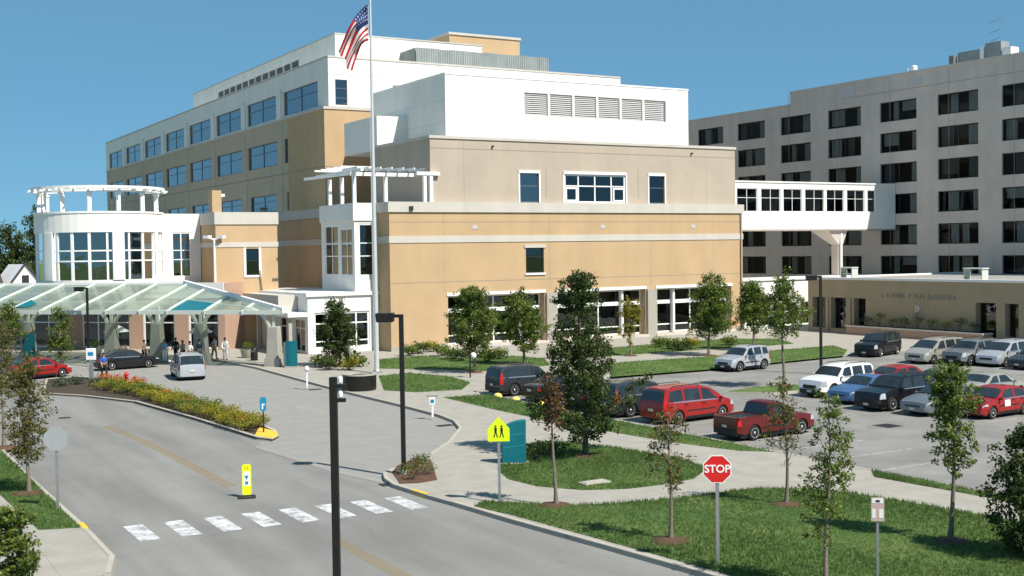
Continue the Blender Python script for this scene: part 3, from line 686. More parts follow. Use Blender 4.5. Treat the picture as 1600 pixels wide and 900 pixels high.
# pergola on the pavilion roof: posts with a flat trellis
PG = empty('roof_pergola', (40.5, 96, 12.7), 0, 'small white trellis pergola on the corner pavilion roof beside the flagpole', 'pergola')
for (x, y) in ((40.1, 94.5), (40.1, 97.2), (40.1, 100.0), (41.9, 94.5), (43.0, 94.5), (46.2, 92.2), (45.6, 92.2)):
    MB().box(x-.14, x+.14, y-.14, y+.14, 12.72, 15.0).build('post', 'white_paint', PG)
MB().box(39.7, 47.0, 94.3, 94.6, 15.0, 15.3).build('beam', 'white_paint', PG); MB().box(40.0, 40.25, 92.8, 103, 15.31, 15.55).build('beam', 'white_paint', PG)
MB().box(44.8, 47.0, 92.0, 92.3, 15.0, 15.3).build('beam', 'white_paint', PG)
MB().bar((39.9, 94.4, 15.2), (37.6, 99.5, 14.95), .2, .22).build('beam', 'white_paint', PG)
for k in range(7): MB().box(39.9+k*1.05, 40.02+k*1.05, 93.3, 96.6, 15.56, 15.72).build('rafter', 'white_paint', PG)
for k in range(5): MB().box(39.2, 42.2, 95.2+k*1.5, 95.32+k*1.5, 15.73, 15.88).build('rafter', 'white_paint', PG)

# ------------------------------------------------------------------ entrance rotunda, tan stub and ground floor
RT = empty('entrance_rotunda', (22.9, 113, 0), 0, 'round white glazed rotunda with ring pergola above the entrance canopy', 'building')
rc, rr = Vector((23.0, 113.0, 0)), 5.45
def arc_wall(mb, r0, r1, a0, a1, z0, z1, n=6):
    for i in range(n):
        a, b = a0+(a1-a0)*i/n, a0+(a1-a0)*(i+1)/n
        P = [(rc.x+q*math.cos(t), rc.y+q*math.sin(t)) for q, t in ((r0, a), (r1, a), (r1, b), (r0, b))]
        mb.prism(P, z0, z1, True)
    return mb
full = (R(0), R(360))
arc_wall(MB(), rr-.3, rr+.10, *full, 10.6, 12.25, 48).build('drum_parapet', 'white_wall', RT, smooth=30)
arc_wall(MB(), rr-.3, rr+.16, *full, 12.252, 12.42, 48).build('drum_coping', 'white_paint', RT, smooth=30)
arc_wall(MB(), rr-.3, rr+.06, *full, 5.9, 6.45, 48).build('drum_base', 'white_wall', RT, smooth=30)
MB().lathe([(rr-.3, 12.0), (rr-.3, 12.1)], (rc.x, rc.y, 0), seg=40).build('drum_roof', 'roof_gravel', RT)
MB().lathe([(3.4, 6.42), (3.4, 11.9)], (rc.x, rc.y, 0), seg=24).build('blocking_core', 'curtain_warm', RT)  # added cylinder, stops light showing through the drum windows
MB().lathe([(rr-.35, 6.3), (rr-.35, 6.4)], (rc.x, rc.y, 0), seg=40).build('drum_floor', 'interior_dark', RT)
va = math.atan2(-rc.y, -rc.x)     # towards the camera
CA = [va+R(q) for q in (-116, -50, 16, 82)]
for k, a0 in enumerate(CA):
    pw = R(10.5)
    arc_wall(MB(), rr-.28, rr+.16, a0-pw/2, a0+pw/2, 6.45, 10.6, 5).build('column', 'white_wall', RT, smooth=30)
    if k == 3: continue
    a, b = a0+pw/2, CA[k+1]-pw/2
    fr = MB(); cuts = [0, .09, .36, .64, .92, 1]
    for q in cuts[1:-1]:
        t = a+(b-a)*q; wv = R(.9) if q in (.09, .92) else R(1.3); arc_wall(fr, rr-.12, rr+.02, t-wv, t+wv, 6.45, 10.6, 1)
    for z in (8.1, 9.0): arc_wall(fr, rr-.10, rr-.0, a, b, z-.06, z+.06, 8)
    w_ = fr.build('window', 'white_paint', RT)
    for i in range(5):
        t0, t1 = a+(b-a)*cuts[i], a+(b-a)*cuts[i+1]
        for (z0, z1) in ((6.45, 8.05), (8.15, 8.95), (9.05, 10.6)):
            P = [Vector((rc.x+(rr-.06)*math.cos(t), rc.y+(rr-.06)*math.sin(t), 0)) for t in (t0, t1)]
            MB().quad((P[1].x, P[1].y, z0), (P[0].x, P[0].y, z0), (P[0].x, P[0].y, z1), (P[1].x, P[1].y, z1)).build('pane', 'glass_blue', w_)
arc_wall(MB(), rr-.3, rr, va+R(95), va+R(232), 6.45, 10.6, 20).build('drum_back', 'white_wall', RT, smooth=30)
pergola(RT, rc.x, rc.y, 12.42, 14.0, rr-.35, va-R(118), va+R(100), 9, .9)
# flat link between rotunda and stub
lk = [(28.85, 30.6, 6.5, 10.6)]
shell(MB(), 28.0, 31.5, 110.6, 118, 5.9, 12.3, lk, [], .2).build('link_wall', 'white_wall', RT)
MB().box(28.2, 31.4, 113, 113.1, 6, 12).build('dark_backing', 'interior_dark', RT)
window(RT, 'y', 110.6, *lk[0], (29.7,), (8.1, 8.95), 'white_paint', 'glass_blue', .12, .1)
# ground floor front on the diagonal behind the canopy
GF = empty('entrance_hall', (31.5, 103.6, 0), R(-46.6), 'glazed ground floor entrance wall in the shade of the glass canopy', 'building')
gh = [(-26.0, -21.2, .2, 4.4), (-20, -16.4, .2, 4.4), (-14.6, -9.6, .2, 4.6), (-8.2, -5.0, .2, 4.4), (-3.6, -.6, .2, 4.4)]
shell(MB(), -30, 0, 0, 6, 0, 6.0, gh, [], .35).build('front_wall', 'brick_pink', GF, off=Z0)
MB().box(-30, 0, -.12, .1, 4.7, 6.05).build('fascia', 'white_wall', GF, off=Z0)
MB().box(-29.5, -.3, 4, 4.1, .1, 5.8).build('dark_backing', 'interior_dark', GF, off=Z0)
def origin_local(o): return Vector((0, 0, 0))
_org = origin
def origin(o): return Vector((0, 0, 0)) if (o is GF or (o is not None and o.parent is GF)) else _org(o)
for q in gh:
    n = max(2, int((q[1]-q[0])/1.3)); window(GF, 'y', 0, *q, [q[0]+(q[1]-q[0])*k/n for k in range(1, n)], (2.5, 3.6), 'white_paint', 'glass_dark', .14, .15, name='shopfront')
# tan stub block
ST = empty('tan_stub', (31.56, 106, 0), 0, 'two-storey tan block with one narrow window between rotunda and stair tower', 'building')
sw = (34.3, 35.5, 6.6, 9.0)
shell(MB(), 31.56, 37.3, 106, 117, 0, 12.0, [sw], [], .3).build('tan_wall', 'tan', ST)
MB().box(31.46, 37.4, 105.9, 117, 11.2, 12.3).build('parapet_band', 'band', ST); MB().box(31.5, 37.36, 105.94, 117, 9.15, 9.6).build('string_course', 'band', ST)
MB().box(33, 37, 108, 108.1, 6, 10).build('dark_backing', 'interior_dark', ST)
window(ST, 'y', 106, *sw, (), (7.9,), 'dark_frame', 'glass_dark', .08, .15)
for (a, b) in ((34.08, 34.3), (35.5, 35.72)): strip_f(ST, 'jamb', 'white_paint', a, b, 106, 6.5, 9.1, .06, .1)
strip_f(ST, 'sill', 'white_paint', 34.1, 35.7, 106, 6.4, 6.58, .08, .1)
MB().box(31.35, 32.2, 106.1, 107.2, 12.3, 14.25).build('roof_pier', 'tan', ST); MB().box(32.2, 32.6, 106.4, 106.7, 13.7, 13.95).build('camera_arm', 'white_paint', ST)

# ------------------------------------------------------------------ glass entrance canopy
CN = empty('entrance_canopy', (30.26, 85.41, 0), R(-46.6), 'sage green glass entrance canopy on curved concrete columns', 'canopy')
CX = [-36+3.0*k for k in range(9)]+[-9.6, -6.4, -3.2, 0]
def cz(x, y, d): return 4.25+(6.12-4.25)*min(1, y/d)
def cdepth(x): return 7.0 if x < -12 else max(.35, 7.0*(-x)/12.0)
for i in range(len(CX)-1):
    a, b = CX[i], CX[i+1]; da, db = cdepth(a), cdepth(b); N = 3 if b <= -12 else 2
    for j in range(N):
        y = [(da*j/N, da*(j+1)/N), (db*j/N, db*(j+1)/N)]
        g_ = .035
        mb = MB().quad((a+g_, y[0][0]+g_, cz(a, y[0][0], 7)), (b-g_, y[1][0]+g_, cz(b, y[1][0], 7)), (b-g_, y[1][1]-g_, cz(b, y[1][1], 7)), (a+g_, y[0][1]-g_, cz(a, y[0][1], 7)))
        mb.build('glass_panel', 'teal' if a == -9.6 and j == 0 else 'glass_canopy', CN, off=Z0)
    MB().bar((a, -.25, 4.1), (a, da, cz(a, da, 7)-.16), .16, .34).build('rafter', 'canopy_metal', CN, off=Z0)
    MB().bar((a, .3, 4.42), (a, da, cz(a, da, 7)+.07), .09, .07).build('cap_rail', 'white_paint', CN, off=Z0)
    if b <= -12:
        rb = MB(); pts = [((a+b)/2, .2+6.6*q/8, 3.75+1.1*math.sin(math.pi*(.08+.62*q/8))) for q in range(9)]
        for p_, q_ in zip(pts, pts[1:]): rb.bar(p_, q_, .12, .2)
        rb.build('curved_rib', 'concrete', CN, off=Z0)
        MB().tube([(a, .4, 4.2), (b, 3.2, 4.8)], .03, 5).build('tie_rod', 'dark_frame', CN, off=Z0)
    for j in range(N+1):
        MB().bar((a, da*j/N, cz(a, da*j/N, 7)-.05), (b, db*j/N, cz(b, db*j/N, 7)-.05), .09, .12).build('purlin', 'canopy_metal', CN, off=Z0)
MB().bar((-36.3, 7.05, 6.18), (-11.6, 7.05, 6.18), .25, .2).build('ridge_beam', 'white_paint', CN, off=Z0)
MB().bar((-12.4, 7.1, 6.2), (.25, -.1, 4.3), .35, .42).build('edge_beam', 'white_paint', CN, off=Z0)
MB().bar((-36.3, -.1, 4.15), (.2, -.1, 4.15), .2, .30).build('eave_gutter', 'canopy_metal', CN, off=Z0)
MB().bar((-36.3, 3.2, 4.75), (-5.5, 3.2, 4.75), .25, .35).build('girder', 'canopy_metal', CN, off=Z0)
for k, (x, y) in enumerate(((-.7, .1), (-8.7, 3.2), (-12.6, 3.2), (-16.8, 3.2), (-24.7, 3.2), (-31, 3.2))):
    mb = MB(); zt = 3.1
    mb.add([(x-.55, y-.4, 0), (x+.55, y-.4, 0), (x+.55, y+.4, 0), (x-.55, y+.4, 0), (x-.42, y-.3, zt), (x+.42, y-.3, zt), (x+.42, y+.3, zt), (x-.42, y+.3, zt)],
           [(0, 3, 2, 1), (4, 5, 6, 7), (0, 1, 5, 4), (1, 2, 6, 5), (2, 3, 7, 6), (3, 0, 4, 7)])
    c_ = mb.build('column', 'concrete', CN, off=Z0, bevel=.04)
    MB().box(x-.62, x+.62, y-.47, y+.47, 0, .75).build('column_base', 'concrete', c_, off=Z0)
    for sgn in (-1, 1):
        if k == 0 and sgn > 0: continue
        mb = MB(); pts = []
        for t in range(7):
            th = R(90)*t/6; pts.append((x+sgn*(.25+2.1*(1-math.cos(th))), y, 2.6+1.85*math.sin(th)))
        for p, q in zip(pts, pts[1:]): mb.bar(p, q, .22, .26, (0, 1, 0))
        mb.build('curved_bracket', 'canopy_metal', c_, off=Z0)
    MB().bar((x, y, 3.0), (x, y-.0+.01, 4.5), .2, .2).build('strut', 'canopy_metal', c_, off=Z0)
o = MB().add([(-24.2, 2.9, 5.10), (-22.7, .8, 4.55), (-22.7, 1.7, 4.80), (-24.2, .7, 4.52)], [(0, 3, 2), (3, 1, 2)]).build('fabric_sail', 'teal', CN, off=Z0)
o.modifiers.new('t', 'SOLIDIFY').thickness = .02
# white market umbrellas / small booths under the canopy
for (x, y, r_, lb) in ((-9.6, 4.6, 1.0, 'white flared parasol right of the canopy columns'), (-17.6, 5.0, 1.05, 'white parasol by the pinkish wall under the canopy')):
    p = Matrix.Rotation(R(-46.6), 3, 'Z') @ Vector((x, y, 0)) + Vector((30.26, 85.41, KT))
    o = empty('parasol', p, 0, lb, 'parasol', 'parasols under the canopy')
    MB().tube([(0, 0, 0), (0, 0, 2.7)], .03).build('pole', 'galv', o, off=Z0)
    MB().lathe([(r_, 2.15), (r_*.98, 2.2), (r_*.45, 2.55), (.05, 2.75), (.02, 2.85)], seg=8).build('canopy', 'white_paint', o, off=Z0)
    MB().lathe([(.28, 0), (.28, .08), (.06, .12)], seg=12).build('base', 'concrete', o, off=Z0)

# ------------------------------------------------------------------ grey ward tower, podium, bridge
TW = empty('ward_tower', (109.4, 70, 0), 0, 'grey seven-storey ward tower with rows of dark recessed windows', 'building')
XT = 109.4
cols = [(128.35-8.36*k, 133.75-8.36*k) for k in range(9)]
rows = [25.15-3.59*k for k in range(6)]
th = [(a, b, z-2.3, z) for a, b in cols for z in rows]
shell(MB(), XT, 130, 56, 142, 3, 26.5, [], th, .32).build('wall', 'grey_wall', TW)
shell(MB(), XT, 130, 56, 115.2, 26.5, 28.1).build('raised_parapet', 'grey_wall', TW)
MB().box(XT+2.5, XT+2.6, 57, 141, 3.2, 26).build('dark_backing', 'interior_dark', TW)
for z in rows: MB().box(XT+.4, XT+2.5, 57, 141, z-2.75, z-2.6).build('floor_slab', 'interior_dark', TW)
for (a, b, c, d) in th:
    m_ = (a+b)/2; cu = []
    for (p, q) in ((a, m_), (m_, b)):
        k = rng.random(); cm = 'curtain' if rng.random() < .6 else 'curtain_warm'
        if k < .45: cu.append((p+.2, p+(q-p)*rng.uniform(.4, .7), c+.1, d-.1, cm))
        elif k < .8: cu.append((q-(q-p)*rng.uniform(.4, .8), q-.15, c+.1, d-.1, cm))
        else: cu.append((p+.2, q-.2, d-(d-c)*rng.uniform(.4, .9), d-.1, cm))
    window(TW, 'x', XT, a, b, c, d, (m_,), (), 'dark_frame', 'glass_tower', .10, .24, cu)
for y in [111.9-8.36*k+3.6 for k in range(7)]: strip_l(TW, 'panel_joint', 'joint', XT, y, y+.04, 5.5, 28, .01, .02)
strip_l(TW, 'panel_joint', 'joint', XT, 57, 106, 26.3, 26.36, .01, .02)
strip_l(TW, 'coping', 'band', XT, 56, 115.25, 28.1, 28.3, .06, .4); strip_l(TW, 'coping', 'band', XT, 115.3, 142, 26.5, 26.7, .06, .4)
for y in (104.2, 94.0): MB().box(XT-.03, XT+.1, y, y+2.2, 26.55, 27.4).build('vent_grille', 'louvre', TW)
# roof plant and aerial
RP = empty('roof_plant', (112, 86, 28.1), 0, 'grey rooftop air units and white hoods along the tower roof edge', 'air unit')
MB().box(111, 113, 87.3, 90.5, 28.1, 29.7).build('unit', 'metal_panel', RP); MB().box(110.6, 112, 84.6, 86.6, 28.1, 30.1).build('unit', 'metal_panel', RP)
MB().box(110.5, 111.6, 86.7, 87.2, 28.1, 29.8).build('hood', 'white_paint', RP); MB().box(110.5, 111.8, 83.3, 84.4, 28.1, 29.3).build('hood', 'white_paint', RP)
MB().box(110.4, 111, 90.6, 91.2, 28.1, 29.4).build('unit', 'dark_louvre', RP)
AE = empty('roof_aerial', (111.5, 86, 28.2), 0, 'thin roof aerial mast with three cross arms on the tower', 'aerial')
MB().tube([(0, 0, 0), (0, 0, 4.9)], [.05, .025], 6).build('mast', 'galv', AE, off=Z0)
for z, l_ in ((4.3, .95), (3.2, .8), (2.3, .65)): MB().bar((0, l_, z-.1), (0, -l_, z+.12), .05, .05).build('arm', 'galv', AE, off=Z0)
VN = empty('roof_vent', (111, 96.6, 28.1), 0, 'small white capped roof vent on the tower parapet', 'vent')
MB().lathe([(.22, 0), (.22, .5), (.36, .52), (.36, .95), (.2, 1.05)], seg=12).build('hood', 'white_paint', VN, off=Z0)
MB().tube([(0, .9, 0), (0, .9, .9)], .05, 6).build('pipe', 'white_paint', VN, off=Z0)

PD = empty('podium', (85.55, 66, 0), 0, 'low tan podium with recessed dark windows and faded wall lettering', 'building')
Xp = 85.55
ph = [(80.3, 81.75, .5, 3.48), (82.75, 84.75, .5, 3.48), (85.45, 87.2, .5, 3.48), (63.8, 65.1, .35, 3.48), (65.95, 68.0, .35, 3.48), (57, 60, .4, 3.48)]
shell(MB(), Xp, 109.3, 48, 87.8, 0, 5.2, [], ph, .9).build('wall', 'podium_wall', PD)
MB().box(Xp+3, Xp+3.1, 49, 87, .1, 5).build('dark_backing', 'interior_dark', PD)
MB().box(Xp-.1, Xp+.6, 48, 87.9, 5.202, 5.42).build('coping', 'white_paint', PD); MB().box(Xp+.6, 109, 48.2, 87.6, 5.21, 5.25).build('roof', 'roof_gravel', PD)
MB().box(Xp+.6, 109.3, 87.802, 87.95, 5.2, 5.42).build('coping', 'white_paint', PD)
for q in ph: window(PD, 'x', Xp, *q, (), (2.6,), 'dark_frame', 'glass_dark', .08, .7)
for y in (82.1, 85.0): MB().box(Xp-.12, Xp+.5, y, y+.32, 0, 3.46).build('fin', 'podium_wall', PD)
MB().box(Xp-1.3, Xp-.02, 66.3, 81.5, 0, .85).build('planter', 'brick_pink', PD); MB().box(Xp-1.4, Xp-.015, 66.2, 81.6, .852, .98).build('planter_coping', 'band', PD)
MB().box(Xp-1.25, Xp-.1, 66.4, 81.4, .981, 1.0).build('planter_soil', 'soil', PD)
mb = MB(); y = 78.3; r2 = random.Random(8)
while y > 70.2:      # row of small faded letters, illegible in the photograph: strokes only
    if r2.random() < .14: y -= .25
    k = r2.random(); hh = .42
    mb.box(Xp-.05, Xp-.01, y-.05, y, 3.62, 3.62+hh)
    if k < .5: mb.box(Xp-.05, Xp-.01, y-.22, y-.05, 3.62+hh-.08, 3.62+hh)
    if k > .3: mb.box(Xp-.05, Xp-.01, y-.22, y-.05, 3.62, 3.69)
    if .2 < k < .8: mb.box(Xp-.05, Xp-.01, y-.22, y-.05, 3.80, 3.87)
    y -= .34
mb.build('wall_lettering', mat('letter_blue', (0.25, 0.255, 0.215), .7), PD)
mb = MB(); pts = [(Xp-.06, 74.2+.24*math.cos(t), 2.75+.24*math.sin(t)) for t in [R(40+280*i/10) for i in range(11)]]
for p, q in zip(pts, pts[1:]): mb.bar(p, q, .06, .08, (1, 0, 0))
mb.bar((Xp-.06, 74.4, 2.77), (Xp-.06, 74.0, 2.77), .06, .07); mb.build('wall_emblem', 'sign_white', PD)
# white single-storey link between front block and podium
WL = empty('white_link', (81, 92, 0), 0, 'low white link wall over dark glazing behind the car park trees', 'building')
wl = [(81.2, 84.4, .4, 2.75), (84.8, 88.2, .4, 2.75), (88.6, 92.4, .4, 2.75)]
shell(MB(), 80.72, 109.2, 92, 104, 0, 5.05, wl, [], .3).build('white_wall', 'white_wall', WL)
MB().box(80.8, 109, 95, 95.1, .1, 4.8).build('dark_backing', 'interior_dark', WL); MB().box(80.72, 109.25, 91.85, 92.2, 5.05, 5.22).build('coping', 'white_paint', WL)
for q in wl: window(WL, 'y', 92, *q, ((q[0]+q[1])/2,), (1.8,), 'white_paint', 'glass_dark', .12, .15, name='shopfront')
# bridge
BR = empty('sky_bridge', (95, 98, 0), 0, 'white enclosed bridge with a row of square windows linking the two hospital buildings', 'bridge')
bp = [(80.9, 84.9), (85.45, 88.15), (88.85, 91.45), (92.05, 94.6), (95.25, 97.95), (98.5, 101.0), (101.65, 104.25), (104.9, 106.0)]
bh = [(a-.08, b+.08, 12.25, 14.75) for a, b in bp]
shell(MB(), 80.75, 109.35, 98, 101.6, 10.35, 15.4, bh, [], .25).build('white_wall', 'white_wall', BR)
MB().box(80.75, 109.35, 98, 101.6, 10.2, 10.345).build('deck_underside', 'concrete', BR)
MB().box(80.8, 109.3, 97.9, 101.7, 15.402, 15.55).build('coping', 'white_paint', BR)
MB().box(80.8, 109.3, 100.9, 101, 10.6, 15).build('dark_backing', 'interior_dark', BR)
for (a, b, c, d) in bh: window(BR, 'y', 98, a, b, c, d, ((a+b)/2,) if b-a > 1.5 else (), (13.75,), 'white_paint', 'glass_dark', .075, .15)
for x in (93.5, 101.5): strip_f(BR, 'panel_joint', 'joint_light', x, x+.03, 98, 10.4, 12.2, .008, .02)
MB().box(100.7, 101.4, 98.6, 99.6, 5.2, 9.2).build('pier', 'grey_wall', BR)
MB().add([(100.7, 98.5, 8.6), (101.4, 98.5, 8.6), (101.4, 99.7, 8.6), (100.7, 99.7, 8.6), (98.9, 98.3, 10.19), (101.9, 98.3, 10.19), (101.9, 101, 10.19), (98.9, 101, 10.19)], [(0, 3, 2, 1), (4, 5, 6, 7), (0, 1, 5, 4), (1, 2, 6, 5), (2, 3, 7, 6), (3, 0, 4, 7)]).build('pier_head', 'grey_wall', BR)
MB().tube([(101.0, 98.4, 5.2), (101.0, 98.4, 9.9)], .16, 8).build('downpipe', 'white_paint', BR)
# far house roof and gable at the left edge
HS = empty('far_house', (19.6, 152, 0), R(8), 'distant white gabled house with dark roof left of the rotunda', 'house')
MB().box(-9, 0, 0, 8, 0, 4.9).build('wall', 'siding', HS, off=Z0)
MB().add([(-9.4, -.4, 4.8), (.4, -.4, 4.8), (.4, 8.4, 4.8), (-9.4, 8.4, 4.8), (-9.4, 4, 8.6), (.4, 4, 8.6)], [(0, 1, 5, 4), (2, 3, 4, 5), (1, 2, 5), (3, 0, 4), (0, 3, 2, 1)]).build('roof', 'shingle', HS, off=Z0)
MB().add([(.5, -.6, 4.9), (4.7, -.6, 4.9), (2.6, -.6, 7.7), (.5, 6, 4.9), (4.7, 6, 4.9), (2.6, 6, 7.7)], [(0, 1, 2), (1, 4, 5, 2), (3, 0, 2, 5), (4, 3, 5)]).build('porch_gable', 'siding', HS, off=Z0)
for q in ((.3, 2.6), (4.9, 2.6)): MB().bar((q[0], -.75, 4.75), (q[1], -.75, 7.85), .12, .3, (0, 1, 0)).build('barge_board', 'shingle', HS, off=Z0)
MB().box(.7, 4.5, -.4, 6, 0, 4.89).build('porch', 'siding', HS, off=Z0)
MB().box(2.2, 3.0, -.66, -.605, 5.5, 6.4).build('gable_window', 'dark_frame', HS, off=Z0)

# floodlight mast on the entrance hall roof
FM = empty('floodlight_mast', (31.2, 105.2, 6.05), 0, 'white floodlight mast with spread arms right of the rotunda', 'lamp')
MB().tube([(0, 0, 0), (0, 0, 3.9)], .11, 8).build('mast', 'white_paint', FM, off=Z0)
for a in range(4):
    d = Vector((math.cos(a*1.57+.6), math.sin(a*1.57+.6), 0))
    MB().bar(d*.05+Vector((0, 0, 3.75)), d*.75+Vector((0, 0, 4.0)), .1, .1).build('arm', 'white_paint', FM, off=Z0)
    MB().obox(d*.85+Vector((0, 0, 4.02)), d, Vector((-d.y, d.x, 0)), Vector((0, 0, 1)), .26, .2, .13).build('floodlight', 'white_paint', FM, off=Z0)

for x in (47.2, 57.9, 69.2, 77.0): strip_f(FB, 'control_joint', 'joint', x, x+.025, Y0, 5.0, 11.8, .008, .02)
for x in (49.5, 76.5): strip_f(FB, 'control_joint', 'joint', x, x+.025, UY, 12.8, 18.1, .008, .02)
for k, (x, z) in enumerate(((50.0, 10.4), (63.5, 10.4), (74.2, 10.4))): MB().box(x, x+.5, Y0-.03, Y0+.05, z, z+.32).build('wall_vent', 'louvre', FB)
MB().tube([(80.45, Y0-.12, .1), (80.45, Y0-.12, 11.8)], .07, 8).build('downpipe', 'beige', FB)
for x in (52.5, 55, 71): MB().box(x, x+.6, 112.5, 113.1, 24.6, 25.6).build('roof_vent', 'metal_panel', FB)
for y in range(130, 222, 13): MB().box(46.985, 47.02, y+1.2, y+1.25, 12.3, 23.5).build('control_joint', 'joint', LB_)

# planters, benches and a bin under the canopy
def under(x, y): return Matrix.Rotation(R(-46.6), 3, 'Z') @ Vector((x, y, 0)) + Vector((30.26, 85.41, KT))
for k, (x, y) in enumerate(((-14.6, 5.8), (-20.5, 6.2), (-6.4, 6.4))):
    o = empty('stone_planter', under(x, y), R(-46.6), ('round stone planter behind the middle canopy columns', 'round stone planter behind the left canopy columns', 'round stone planter near the tan stub under the canopy')[k], 'planter', 'planters under the canopy')
    MB().lathe([(.34, 0), (.45, .1), (.55, .6), (.58, .66), (.5, .66), (.48, .58)], seg=16).build('bowl', 'concrete', o, smooth=40, off=Z0)
for k, (x, y) in enumerate(((-10.9, 6.3), (-18.6, 6.5))):
    o = empty('bench', under(x, y), R(-46.6), ('wooden bench against the entrance glass right of centre', 'wooden bench against the entrance wall left of centre')[k], 'bench', 'benches under the canopy')
    for i in range(4): MB().box(-.8, .8, -.28+i*.13, -.17+i*.13, .43, .47).build('seat_slat', 'brick_pink', o, off=Z0)
    for i in range(3): MB().box(-.8, .8, .26, .30, .55+i*.13, .65+i*.13).build('back_slat', 'brick_pink', o, off=Z0)
    for a in (-.65, .65): MB().box(a-.04, a+.04, -.28, .30, 0, .42).build('leg', 'black_metal', o, off=Z0); MB().box(a-.03, a+.03, .305, .34, 0, .92).build('back_post', 'black_metal', o, off=Z0)
o = empty('litter_bin', under(-4.6, 4.2), R(-46.6), 'dark litter bin beside the right canopy column', 'bin')
MB().lathe([(.26, 0), (.28, .05), (.28, .85), (.2, .98), (.1, 1.02)], seg=16).build('drum', 'black_metal', o, smooth=40, off=Z0); MB().box(-.12, .12, -.30, -.26, .68, .82).build('flap', 'alu_frame', o, off=Z0)
# darker repair patches in the paving
def patch_poly(cx, cy, a, b, seed, z=.0075):
    r_ = random.Random(seed); return [(cx+a*math.cos(t)*r_.uniform(.8, 1.15), cy+b*math.sin(t)*r_.uniform(.8, 1.15)) for t in [6.283*i/14 for i in range(14)]]
mat('lot_stain', (0.20, 0.195, 0.185), .85, .2, 2)
for k, (cx, cy, a, b) in enumerate(((43.5, 39.6, 1.2, .6), (46.0, 58.0, 2.4, .7), (44.5, 48.5, .5, .3), (45.2, 35.5, .9, 1.6))): MB().prism(patch_poly(cx, cy, a, b, k), .0078, .0078).build('stain', 'lot_stain', lot)
for k, (cx, cy, a, b) in enumerate(((23.5, 62.0, .5, 2.2), (24.6, 47.0, 1.3, .5))): MB().prism(patch_poly(cx, cy, a, b, k+9), .0078, .0078).build('stain', 'gutter', drive)
# ------------------------------------------------------------------ vehicles: lofted bodies with separate doors, glass, lights and wheels
TYPES = {
 'minivan': dict(L=4.9, W=1.92, belt=1.02, wb=2.95, wr=.33, cl=.22,
    top=[(-2.45, .62), (-2.43, .98), (-2.28, 1.55), (-2.1, 1.70), (-1.2, 1.76), (.1, 1.74), (.72, 1.64), (1.62, 1.08), (2.1, .92), (2.36, .76), (2.45, .52)],
    ws=(.78, 1.56), rw=(-2.40, -2.16), side=[(-2.15, -2.05, -1.15, -1.15), (-1.08, -1.08, .02, .02), (.10, .10, 1.22, .66)], doors=[(-1.12, .05), (.08, 1.15)]),
 'suv': dict(L=4.65, W=1.86, belt=1.08, wb=2.65, wr=.37, cl=.30,
    top=[(-2.32, .68), (-2.30, 1.05), (-2.2, 1.60), (-2.05, 1.71), (-1.0, 1.76), (.0, 1.74), (.45, 1.66), (1.02, 1.14), (1.7, 1.06), (2.2, .96), (2.32, .60)],
    ws=(.5, .98), rw=(-2.28, -2.1), side=[(-2.1, -2.02, -1.28, -1.28), (-1.2, -1.2, -.28, -.28), (-.2, -.2, .78, .40)], doors=[(-1.24, -.25), (-.22, .85)]),
 'compact_suv': dict(L=4.1, W=1.76, belt=1.02, wb=2.45, wr=.34, cl=.27,
    top=[(-2.05, .66), (-2.02, 1.0), (-1.86, 1.52), (-1.7, 1.62), (-.8, 1.68), (.0, 1.66), (.35, 1.58), (.95, 1.06), (1.5, .96), (1.94, .84), (2.05, .55)],
    ws=(.4, .9), rw=(-1.98, -1.76), side=[(-1.78, -1.68, -1.12, -1.12), (-1.04, -1.04, -.25, -.25), (-.18, -.18, .70, .30)], doors=[(-1.08, -.22), (-.19, .76)]),
 'sedan': dict(L=4.75, W=1.80, belt=.92, wb=2.75, wr=.32, cl=.2,
    top=[(-2.37, .55), (-2.34, .88), (-2.1, .98), (-1.62, 1.02), (-.95, 1.36), (-.6, 1.42), (.1, 1.43), (.42, 1.38), (1.12, .96), (1.8, .84), (2.28, .68), (2.37, .45)],
    ws=(.46, 1.06), rw=(-1.58, -.98), side=[(-1.35, -.88, -.42, -.42), (-.35, -.35, .82, .34)], doors=[(-1.15, -.39), (-.36, .86)]),
 'hatch': dict(L=4.15, W=1.72, belt=.92, wb=2.5, wr=.31, cl=.2,
    top=[(-2.07, .55), (-2.05, .88), (-1.8, 1.12), (-1.2, 1.40), (-.6, 1.46), (.0, 1.46), (.35, 1.40), (1.05, .96), (1.6, .84), (2.0, .68), (2.07, .45)],
    ws=(.4, 1.0), rw=(-1.86, -1.25), side=[(-1.5, -1.2, -.5, -.5), (-.42, -.42, .76, .28)], doors=[(-1.15, -.46), (-.43, .8)]),
 'pickup': dict(L=5.1, W=1.85, belt=1.02, wb=3.05, wr=.36, cl=.3,
    top=[(-2.55, .70), (-2.53, 1.02), (-1.5, 1.02), (-.62, 1.02), (-.58, 1.05), (-.42, 1.60), (-.3, 1.66), (.25, 1.66), (.5, 1.60), (1.05, 1.06), (1.8, .98), (2.42, .88), (2.55, .55)],
    ws=(.55, 1.0), rw=(-.57, -.45), side=[(-.36, -.32, .78, .44)], doors=[(-.42, .85)]),
}
def lerp_prof(pr, x):
    if x <= pr[0][0]: return pr[0][1]
    for (a, b), (c, d) in zip(pr, pr[1:]):
        if a <= x <= c: return b+(d-b)*(x-a)/(c-a) if c > a else d
    return pr[-1][1]
